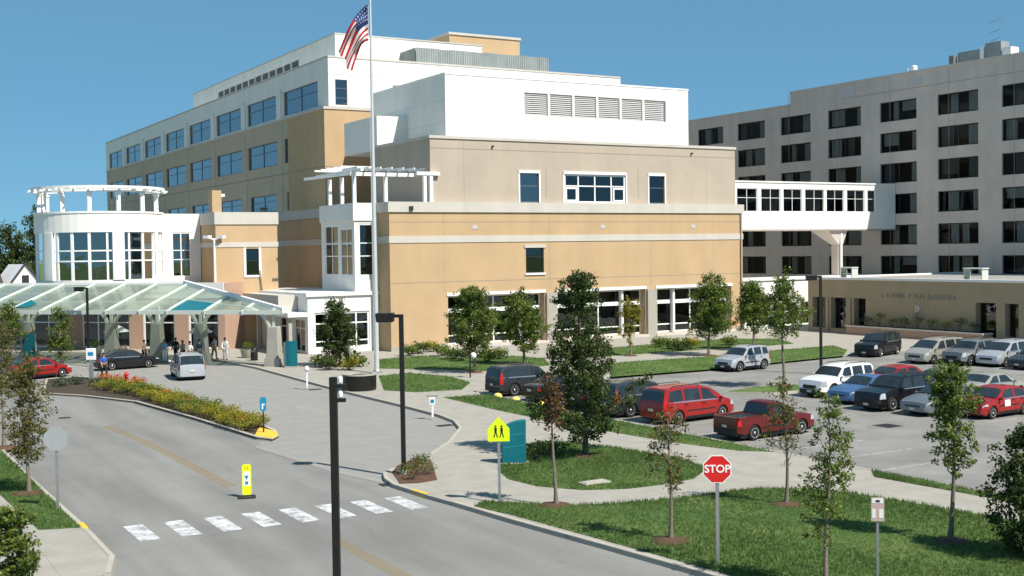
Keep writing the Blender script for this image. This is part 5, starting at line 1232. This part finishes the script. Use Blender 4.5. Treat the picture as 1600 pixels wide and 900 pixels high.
# ------------------------------------------------------------------ lamps, signs, flag, street furniture
def text_mb(s, size, m, parent, loc, name='lettering', depth=.006):
    cu = bpy.data.curves.new(name, 'FONT'); cu.body = s; cu.size = size; cu.extrude = depth; cu.offset = .006; cu.align_x = 'CENTER'; cu.align_y = 'CENTER'
    t = bpy.data.objects.new('tmp', cu); COL.objects.link(t)
    dg = bpy.context.evaluated_depsgraph_get(); me = bpy.data.meshes.new_from_object(t.evaluated_get(dg)); bpy.data.objects.remove(t)
    me.transform(Matrix.Rotation(R(90), 4, 'X')); me.materials.clear()
    o = link(name, me, m, parent); o.location = loc; return o
def lamp(x, y, rz, label, h=6.15):
    o = empty('lamp_post', (x, y, KT), R(rz), label, 'lamp post', 'shoebox lamp posts')
    MB().box(-.085, .085, -.085, .085, .1, h-.12).build('pole', 'black_metal', o, bevel=.015, off=Z0)
    MB().box(-.085, .35, -.05, .05, h-.24, h-.12).build('arm', 'black_metal', o, off=Z0)
    MB().add([(.28, -.24, h-.40), (.92, -.24, h-.40), (.92, .24, h-.40), (.28, .24, h-.40), (.26, -.26, h-.06), (.95, -.26, h-.06), (.95, .26, h-.06), (.26, .26, h-.06)], [(0, 3, 2, 1), (4, 5, 6, 7), (0, 1, 5, 4), (1, 2, 6, 5), (2, 3, 7, 6), (3, 0, 4, 7)]).build('lamp_head', 'black_metal', o, bevel=.03, off=Z0)
    MB().box(.36, .86, -.18, .18, h-.415, h-.401).build('lens', 'plate', o, off=Z0)
    MB().lathe([(.2, 0), (.2, .12), (.13, .16)], seg=14).build('base', 'concrete', o, off=Z0)
    for a, b in ((-.12, -.12), (.12, -.12), (-.12, .12), (.12, .12)): MB().lathe([(.02, .12), (.02, .19)], (a, b, 0), seg=6).build('bolt', 'galv', o, off=Z0)
    return o
x, y = (9.51, 23.73); o = empty('bracket_post', (x, y, .02), R(-32), 'nearest black square post with two short brackets cut off by the bottom edge', 'post')
MB().box(-.078, .078, -.078, .078, 0, 5.86).build('pole', 'black_metal', o, bevel=.012, off=Z0)
MB().lathe([(.2, 0), (.2, .12), (.12, .16)], seg=14).build('base', 'concrete', o, off=Z0)
for z in (5.72, 5.42):
    b_ = MB().box(.079, .26, -.045, .045, z-.09, z-.01).build('bracket', 'black_metal', o, off=Z0)
    MB().lathe([(.03, 0), (.05, .03), (.05, .12), (.02, .15)], (.15, 0, z), seg=10).build('insulator', 'sign_white', b_, off=Z0)
x, y = (28.87, 67.75); o = empty('round_planter', (x, y, KT), 0, 'black round drum planter with pale rim on the plaza by the flagpole', 'planter')
MB().lathe([(.98, 0), (1.02, .06), (1.02, .92)], seg=32).build('drum', 'black_metal', o, smooth=40, off=Z0)
MB().lathe([(1.06, .921), (1.06, 1.0), (.8, 1.0), (.8, .9)], seg=32).build('rim', 'concrete', o, smooth=40, off=Z0)
MB().lathe([(.79, .88), (.5, .93), (.1, .95)], seg=20).build('soil', 'soil', o, smooth=60, off=Z0)
lamp(*P2((19.16, 40.91)), 148, 'black lamp post in the corner bed at the drive')
lamp(*P2((57.55, 57.92)), 150, 'black lamp post in the car park behind the white off-roader', 6.5)
lamp(18.6, 96.6, 150, 'black lamp post standing before the glass canopy', 6.1)
# flagpole and flag
FP = empty('flagpole', (34.0, 76.7, KT), 0, 'tall white tapered flagpole before the corner pavilion', 'flagpole')
MB().tube([(0, 0, 0), (0, 0, 8), (0, 0, 17), (0, 0, 25.9)], [.17, .15, .11, .07], 14).build('pole', 'pole_white', FP, smooth=50, off=Z0)
MB().lathe([(.04, 25.9), (.13, 26.0), (.14, 26.1), (.04, 26.22)], seg=14).build('finial', 'yellow_cap', FP, smooth=50, off=Z0)
MB().lathe([(.42, 0), (.42, .06), (.26, .12), (.22, .2)], seg=18).build('base_flange', 'galv', FP, off=Z0)
MB().tube([(-.2, -.03, 1.2), (-.17, -.03, 25.4)], .012, 4).build('halyard', 'white_paint', FP, off=Z0)
FL = empty('flag', (33.82, 76.75, 25.6), 0, 'stars and stripes flag hanging in folds from the flagpole', 'flag')
def flag_mesh():
    NU, NV = 44, 26; v = []; f = []; mi = []
    ex = Vector((-.8625, .506, 0)); ey = Vector((.506, .8625, 0))     # fly direction across the wind, depth
    for j in range(NV+1):
        for i in range(NU+1):
            u, t = i/NU, j/NV
            a0, a1, a2 = Vector((0, -2.5*t)), Vector((1.15-.5*t, -.7-2.0*t)), Vector((2.15-.95*t, -3.1-1.5*t))
            b = a0*(1-u)**2+a1*2*u*(1-u)+a2*u*u; k = min(1, u*2.2)
            fold = .30*k*math.sin(t*13+u*2.5)+.10*math.sin(u*9+t*2); x = b.x+.10*k*math.sin(t*13+u*2.5+1.2); z = b.y-.12*k*math.sin(t*9+1)
            p = ex*x+ey*fold; v.append((p.x, p.y, z))
    for j in range(NV):
        for i in range(NU):
            o = j*(NU+1)+i; f.append((o, o+1, o+NU+2, o+NU+1)); st = j//2
            if i < 18 and st < 7:
                star = (i % 3 == 1) and (j % 3 == 1) and i < 17 and j < 13
                mi.append(2 if not star else 1)
            else: mi.append(0 if st % 2 == 0 else 1)
    me = bpy.data.meshes.new('cloth'); me.from_pydata(v, [], f); me.update()
    for m in (mat('flag_red', (.42, .018, .03), .8), mat('flag_white', (.78, .78, .76), .8), mat('flag_blue', (.02, .05, .19), .8)): me.materials.append(m)
    me.polygons.foreach_set('material_index', mi); me.shade_smooth(); return me
link('cloth', flag_mesh(), None, FL)
MB().tube([(.06, 0, .0), (.14, 0, .02)], .02, 5).build('clip', 'galv', FL, off=Z0); MB().tube([(.06, 0, -2.4), (.14, 0, -2.4)], .02, 5).build('clip', 'galv', FL, off=Z0)
def plate(mbpts, th, y=0):
    """flat plate from outline in x/z, thickness along y"""
    n = len(mbpts); vs = [(x, y-th/2, z) for x, z in mbpts]+[(x, y+th/2, z) for x, z in mbpts]
    return MB().add(vs, [tuple(range(n)), tuple(range(n, 2*n))[::-1]]+[(i, i+n, (i+1) % n+n, (i+1) % n) for i in range(n)])
def octo(r_, cz_): return [(r_*math.cos(R(22.5+45*k)), cz_+r_*math.sin(R(22.5+45*k))) for k in range(8)]
def face_cam(x, y): return math.atan2(-x, y)*1.0     # turn of a sign whose face looks along local -Y to the viewer's side
def post(o, h, m='galv', w_=.045):
    return MB().box(-w_, w_, .02, .02+.035, -.1, h).build('post', m, o, off=Z0)
# stop sign facing the lawn side
x, y = (20.55, 24.47); o = empty('stop_sign', (x, y, KT), R(-33), 'red octagonal stop sign on a galvanised post in the lawn', 'sign', 'stop signs')
post(o, 2.86)
p = plate(octo(.40, 2.52), .006).build('sign_plate', 'sign_white', o, off=Z0); plate(octo(.372, 2.52), .004, -.006).build('red_face', 'sign_red', p, off=Z0)
text_mb('STOP', .285, 'sign_white', p, (0, -.012, 2.52))
# stop sign seen from behind on the verge
x, y = (6.90, 41.62); o = empty('stop_sign', (x, y, KT), R(190), 'back of an octagonal stop sign on the left verge', 'sign', 'stop signs')
MB().box(-.045, .045, -.06, -.02, -.1, 2.75).build('post', 'galv', o, off=Z0)
o2 = plate(octo(.42, 2.38), .006, -.0).build('sign_plate', 'sign_back', o, off=Z0); plate(octo(.39, 2.38), .004, -.0075).build('red_face', 'sign_red', o2, off=Z0)
o.rotation_euler.z = R(150); 
# crossing warning sign
x, y = (19.53, 34.30); o = empty('crossing_sign', (x, y, KT), R(-30), 'lime yellow pentagon crossing sign in front of the teal kiosk', 'sign')
post(o, 2.8)
pent = lambda s_: [(-.36*s_, 2.07+.02*(1-s_)), (.36*s_, 2.07+.02*(1-s_)), (.36*s_, 2.49), (0, 2.49+.40*s_), (-.36*s_, 2.49)]
p = plate(pent(1), .006).build('sign_plate', 'sign_lime', o, off=Z0); 
mb = MB()
for dx in (-.1, .1):       # two walking figures
    mb.lathe([(.001, -.004), (.035, -.004), (.035, .002), (.001, .002)], (dx, -.006, 2.57), 'y', 10)
    mb.add([(dx-.045, -.008, 2.52), (dx+.045, -.008, 2.52), (dx+.035, -.008, 2.36), (dx-.035, -.008, 2.36)], [(3, 2, 1, 0), (0, 1, 2, 3)])
    mb.add([(dx-.03, -.008, 2.36), (dx+.005, -.008, 2.36), (dx-.04, -.008, 2.2), (dx-.075, -.008, 2.2)], [(0, 1, 2, 3), (3, 2, 1, 0)]); mb.add([(dx, -.0085, 2.36), (dx+.035, -.0085, 2.36), (dx+.08, -.0085, 2.2), (dx+.045, -.0085, 2.2)], [(0, 1, 2, 3), (3, 2, 1, 0)])
mb.build('walking_figures', 'sign_dark', p, off=Z0)
# in-street crosswalk paddle
x, y = (13.01, 40.66); o = empty('crosswalk_paddle', (x, y, .008), R(-17), 'yellow in-street crosswalk paddle standing on the centre line', 'sign')
MB().box(-.3, .3, -.2, .2, 0, .06).build('base', 'trim', o, bevel=.02, off=Z0)
rp = lambda w_, z0, z1, c=.05: [(-w_+c, z0), (w_-c, z0), (w_, z0+c), (w_, z1-c), (w_-c, z1), (-w_+c, z1), (-w_, z1-c), (-w_, z0+c)]
p = plate(rp(.155, .10, 1.17), .02).build('paddle', 'sign_lime', o, off=Z0); plate(rp(.115, .42, .92, .01), .004, -.014).build('white_panel', 'sign_white', p, off=Z0)
plate([(0, .62), (.08, .78), (-.08, .78)][::-1][::-1], .003, -.019).build('yield_triangle', 'sign_blue', p, off=Z0); plate(rp(.055, .47, .58, .005), .003, -.019).build('symbol_block', 'sign_blue', p, off=Z0)
for dx in (-.04, .04): MB().box(dx-.008, dx+.008, -.016, -.011, 1.0, 1.08).build('mark', 'sign_dark', p, off=Z0)
# blue direction sign on the island nose
x, y = (18.23, 54.27); o = empty('direction_sign', (x, y, .12), R(-20), 'small blue sign with white arrow on the island nose', 'sign')
post(o, 1.6, 'trim', .035)
p = plate([(-.14, 1.08), (0, .98), (.14, 1.08), (.16, 1.55), (.1, 1.68), (-.1, 1.68), (-.16, 1.55)], .012).build('sign_plate', 'sign_blue', o, off=Z0)
plate([(-.06, 1.12), (.0, 1.12), (.0, 1.3), (.07, 1.3), (.07, 1.37), (-.06, 1.37)], .004, -.01).build('arrow', 'sign_white', p, off=Z0)
# notice on the near lawn
x, y = (22.18, 20.47); o = empty('notice_post', (x, y, KT), R(-40), 'small pale red and white notice on a thin post on the near lawn', 'sign')
post(o, 2.25, 'galv', .03)
p = plate([(-.155, 1.68), (.155, 1.68), (.155, 2.26), (-.155, 2.26)], .006).build('sign_plate', 'notice_pink', o, off=Z0)
plate([(-.13, 2.12), (.13, 2.12), (.13, 2.24), (-.13, 2.24)], .003, -.006).build('white_band', 'sign_white', p, off=Z0)
for (a, b) in ((-.13, -.05), (.03, .13)): plate([(a, 1.76), (b, 1.76), (b, 1.98), (a, 1.98)], .003, -.006).build('white_panel', 'sign_white', p, off=Z0)
MB().box(-.05, .05, -.009, -.004, 2.14, 2.20).build('mark', 'sign_dark', p, off=Z0)
# marker posts on the drive kerb
for (px_, lb, hh) in (((27.02, 54.17), 'white marker post with small plate at the curved kerb', 1.15), ((26.63, 70.77), 'white ball-topped marker post on the drive pavement', 1.1)):
    o = empty('marker_post', (*px_, KT), R(-30), lb, 'post')
    MB().box(-.05, .05, -.05, .05, 0, hh-.1).build('post', 'white_paint', o, bevel=.01, off=Z0)
    if hh > 1.12:
        p = plate(rp(.14, hh-.5, hh-.12, .02), .01, -.06).build('plate', 'sign_white', o, off=Z0); plate(rp(.09, hh-.42, hh-.24, .01), .004, -.068).build('symbol_block', 'sign_blue', p, off=Z0)
        MB().box(-.3, .3, -.06, .06, hh-.1, hh-.04).build('cap', 'galv', o, off=Z0)
    else: MB().lathe([(.05, hh-.1), (.15, hh), (.17, hh+.1), (.1, hh+.24), (.02, hh+.27)], seg=12).build('ball', 'white_paint', o, smooth=60, off=Z0)
# bollard lights on far walks
for (px_, lb) in (((37.59, 69.69), 'thin green post with white globe beside the parked off-roader'),):
    o = empty('globe_post', (*px_, KT), 0, lb, 'post')
    MB().tube([(0, 0, 0), (0, 0, 1.9)], .05, 8).build('post', 'black_metal', o, off=Z0); MB().lathe([(.02, 1.25), (.16, 1.3), (.2, 1.45), (.16, 1.6), (.02, 1.66)], (.25, 0, 0), seg=12).build('globe', 'white_paint', o, smooth=60, off=Z0)
    MB().bar((0, 0, 1.45), (.2, 0, 1.45), .04, .04).build('arm', 'black_metal', o, off=Z0)
# teal kiosk sign
x, y = (23.71, 40.52); o = empty('teal_kiosk', (x, y, KT), R(-30), 'tall dark teal kiosk slab with a curved top on the oval lawn', 'kiosk')
n = 10; prof = [(-.45, 0), (.50, 0), (.52, 1.72)]+[(.52-.95*t/n, 1.72-.30*(t/n)**2.2) for t in range(1, n+1)]
plate(prof, .35).build('slab', 'teal', o, bevel=.03, off=Z0)
for k, z in enumerate((.62, 1.08)): plate([(-.40, z), (.47, z+.12), (.47, z+.15), (-.40, z+.03)], .004, -.18).build('curved_band', mat('teal_light', (.02, .26, .30), .5), o, off=Z0)
MB().box(-.55, .6, -.28, .28, -.05, .05).build('footing', 'concrete', o, off=Z0)
# teal banner stands at the canopy
for (px_, wd, hh, lb) in (((30.55, 84.24), .85, 1.95, 'tall teal panel at the right end of the canopy'), ((15.49, 104.67), 1.0, 2.1, 'teal panel standing under the left part of the canopy')):
    o = empty('banner_stand', (*px_, KT), R(-32), lb, 'panel'); n = 8; mb = MB()
    for i in range(n):
        a, b = -wd/2+wd*i/n, -wd/2+wd*(i+1)/n; ya, yb = .12*math.cos(a/wd*2.6), .12*math.cos(b/wd*2.6)
        mb.box(a, b, -ya, -ya+.08, .08, hh)
    mb.build('panel', 'teal', o, off=Z0); MB().box(-wd/2-.05, wd/2+.05, -.2, .15, 0, .08).build('foot', 'concrete', o, off=Z0); MB().box(-wd/2-.16, -wd/2-.02, -.12, .1, .08, hh-.1).build('post', 'alu_frame', o, off=Z0)
# white sign box near the canopy lamp, a fire hydrant on the island, bench
x, y = (16.57, 85.29); o = empty('sign_box', (x, y, .12), R(-30), 'white box sign on a grey post behind the island', 'sign')
MB().box(-.12, .12, -.1, .1, 0, 1.3).build('post', 'galv', o, off=Z0); MB().box(-.32, .32, -.12, .12, 1.3, 2.1).build('box', 'white_paint', o, bevel=.03, off=Z0); MB().box(-.16, .2, -.135, -.121, 1.62, 1.86).build('blue_mark', 'sign_blue', o, off=Z0)
x, y = (17.91, 80.76); o = empty('fire_hydrant', (x, y, .11), 0, 'red hydrant among the island flowers', 'hydrant')
MB().lathe([(.15, 0), (.15, .06), (.11, .08), (.11, .55), (.16, .57), (.15, .64), (.09, .74), (.03, .8)], seg=14).build('barrel', 'sign_red', o, smooth=40, off=Z0)
for s_ in (-1, 1): MB().lathe([(.05, .08*s_), (.065, .17*s_), (.03, .19*s_)], (0, 0, .45), 'y', 10).build('outlet', 'sign_red', o, smooth=40, off=Z0)
# small access cover on the oval lawn
x, y = (23.93, 35.19); o = empty('access_cover', (x, y, KT), R(0), 'pale concrete access cover in the oval lawn', 'cover')
MB().box(-.55, .55, -.25, .25, 0, .11).build('slab', 'concrete', o, bevel=.02, off=Z0); MB().box(-.45, .45, -.18, .18, .111, .13).build('lid', 'kerb', o, off=Z0)
# yellow domed wheel stops
for k, (x, y) in enumerate(((32.27, 60.01), (32.58, 57.97), (32.94, 55.31), (33.30, 53.11))):
    o = empty('wheel_stop', (33.9+.25, y, 0.006), 0, ('yellow domed wheel stop nearest the globe post', 'second yellow domed wheel stop from the globe post', 'yellow domed wheel stop before the black saloon', 'yellow domed wheel stop beside the tall dark tree')[k], 'wheel stop', 'yellow wheel stops')
    MB().lathe([(.26, 0), (.26, .10), (.22, .20), (.13, .26), (.03, .28)], seg=18).build('dome', 'yellow_cap', o, smooth=60, off=Z0); MB().lathe([(.30, 0), (.30, .04)], seg=18).build('foot', 'concrete', o, off=Z0)
# chairs and parasol furniture on the podium roof
for (y, lb, w_) in ((84.2, 'pale green swing seat on the podium roof nearest the bridge pier', 1.0), (69.5, 'pale green garden table on the podium roof', 1.3)):
    o = empty('garden_bench', (87.5, y, 5.26), R(90), lb, 'garden furniture')
    for a in (-.7*w_, .7*w_): MB().box(a-.04, a+.04, -.4, .4, 0, 1.0).build('leg', 'canopy_metal', o, off=Z0)
    MB().box(-.8*w_, .8*w_, -.45, .45, 1.0, 1.12).build('top', 'canopy_metal', o, bevel=.03, off=Z0); MB().box(-.6*w_, .6*w_, -.35, .35, .42, .52).build('seat', 'canopy_metal', o, off=Z0)

# ------------------------------------------------------------------ people
def skin_mesh(chains, sub=1):
    """chains: lists of (point, radius); points repeated between chains are shared joints; grown with a Skin modifier"""
    v = []; e = []; r_ = []; idx = {}
    for ch in chains:
        last = None
        for p, q in ch:
            k = tuple(round(c, 4) for c in p)
            if k not in idx: idx[k] = len(v); v.append(p); r_.append(q)
            if last is not None and last != idx[k]: e.append((last, idx[k]))
            last = idx[k]
    me = bpy.data.meshes.new('skin'); me.from_pydata(v, e, []); ob = bpy.data.objects.new('tmp', me); COL.objects.link(ob)
    md = ob.modifiers.new('s', 'SKIN'); sv = me.skin_vertices[0].data
    for i, q in enumerate(r_):
        rx = q if hasattr(q, '__len__') else (q, q); sv[i].radius = rx; sv[i].use_root = (i == 0)
    md.use_smooth_shade = True; ob.modifiers.new('u', 'SUBSURF').levels = sub; ob.modifiers['u'].render_levels = sub
    dg = bpy.context.evaluated_depsgraph_get(); out = bpy.data.meshes.new_from_object(ob.evaluated_get(dg)); bpy.data.objects.remove(ob); return out
def person(x, y, rz, label, top, bottom, skin='skin_light', hgt=1.74, stride=.18, arm=.12, z=KT, cap=None, shorts=False):
    s_ = hgt/1.74; o = empty('person', (x, y, z), R(rz), label, 'person', 'people at the entrance')
    V = lambda a, b, c: (a*s_, b*s_, c*s_)
    legs = []
    for q in (-1, 1):
        f = stride*q
        legs.append([(V(0, 0, .95), .13), (V(.09*q, 0, .90), .105), (V(.10*q, -f*.55-.02, .50), .07), (V(.10*q, -f*.7+.03*(q > 0), .28), .062), (V(.10*q, -f*.8+.06*(q < 0), .09), .045), (V(.10*q, -f*.8-.10+.06*(q < 0), .045), .045), (V(.10*q, -f*.8-.19+.06*(q < 0), .035), .035)])
    spine = [(V(0, 0, .95), .13), (V(0, .01, 1.15), (.14, .11)), (V(0, .01, 1.36), (.15, .11)), (V(0, .0, 1.47), .07), (V(0, -.01, 1.54), .055), (V(0, -.02, 1.62), .085), (V(0, -.02, 1.69), .08)]
    arms = []; fingers = []
    for q in (-1, 1):
        f = -arm*q
        arms.append([(V(0, .01, 1.36), (.15, .11)), (V(.18*q, .01, 1.40), .058), (V(.24*q, .02-f*.5, 1.13), .046), (V(.24*q, -.06-f, .90), .036), (V(.24*q, -.08-f*1.1, .83), .036)])
        h0 = V(.24*q, -.08-f*1.1, .83)
        for k in range(4): fingers.append([(h0, .036), (V(.235*q, -.115-f*1.1+.022*k, .77), .0095), (V(.225*q, -.115-f*1.1+.022*k, .72+.01*(k in (0, 3))), .0085)])
        fingers.append([(h0, .036), (V(.215*q, -.125-f*1.1, .81), .0105), (V(.205*q, -.145-f*1.1, .775), .009)])
    me = skin_mesh([spine]+legs+arms+fingers); b = link('body', me, skin, o, smooth=80)
    grow = lambda ch, d: [(p, tuple(c+d for c in q) if hasattr(q, '__len__') else q+d) for p, q in ch]
    link('shirt', skin_mesh([grow(spine[:4], .018)]+[grow(a[:3] if top[1] else a[:4], .016) for a in arms]), mat('cloth_'+top[0], TOPC[top[0]], .85, .1, 8), o, smooth=80)
    link('trousers', skin_mesh([grow(l_[:3 if shorts else 5], .014) for l_ in legs]), mat('cloth_'+bottom, TOPC[bottom], .85, .1, 8), o, smooth=80)
    MB().lathe([(.02, 1.60), (.085, 1.60), (.098, 1.66), (.095, 1.72), (.06, 1.775), (.01, 1.79)], (0, .012, 0), seg=12).build('hair', cap or 'hair', o, smooth=60, off=Z0)
    MB().add([(-.016, -.10, 1.63), (.016, -.10, 1.63), (0, -.125, 1.615), (0, -.10, 1.66)], [(0, 2, 3), (2, 1, 3), (0, 1, 2)]).build('nose', skin, o, off=Z0)
    for q in (-1, 1):
        MB().lathe([(.002, -.006), (.012, 0), (.002, .006)], (.033*q, -.102, 1.655), 'y', 8).build('eye', 'sign_dark', o, off=Z0)
        l_ = legs[0 if q < 0 else 1][4][0]; MB().box(l_[0]-.045, l_[0]+.045, l_[1]-.20, l_[1]+.06, 0, .085).build('shoe', 'shoe', o, bevel=.02, off=Z0)
    MB().box(-.028, .028, -.103, -.097, 1.585, 1.595).build('mouth', 'sign_red', o, off=Z0)
    o.scale = (1, 1, 1); return o
TOPC = dict(blue=(.03, .10, .42), lightblue=(.16, .36, .55), white=(.75, .75, .74), grey=(.25, .27, .30), black=(.015, .015, .018), navy=(.02, .03, .07), khaki=(.30, .24, .15), pink=(.55, .32, .28), denim=(.06, .09, .16))
person(*P2((17.67, 86.52)), 15, 'person in a bright blue shirt and dark trousers stepping beside the black saloon', ('blue', True), 'black', z=0.01, stride=.25)
person(*P2((23.99, 94.80)), -20, 'person in a light blue shirt and white trousers between the canopy columns', ('lightblue', True), 'white', stride=.1)
person(*P2((24.99, 93.30)), 30, 'person in a grey top and black trousers under the parasol', ('grey', False), 'black', skin='skin_dark')
person(*P2((25.14, 91.84)), -60, 'person in a pale top beside the grey-topped figure', ('white', True), 'navy', stride=.05)
person(*P2((28.51, 93.88)), -10, 'person in white beside the tan pillar under the canopy', ('white', False), 'white', stride=.12)
person(*P2((22.67, 95.89)), 40, 'person in a peach top and black trousers left of the canopy columns', ('pink', True), 'black', stride=.2)
person(*P2((26.20, 92.98)), 10, 'person in dark clothes right of the parasol', ('navy', False), 'denim', stride=.15)

person(*P2((23.68, 97.16)), 60, 'person in a khaki top walking behind the black saloon', ('khaki', True), 'denim', stride=.25)
person(*P2((25.30, 96.54)), -40, 'person in black further back under the canopy', ('black', False), 'black', skin='skin_dark', stride=.1)
person(*P2((27.98, 95.05)), 25, 'person in a grey top and khaki trousers by the right columns', ('grey', True), 'khaki', stride=.2)
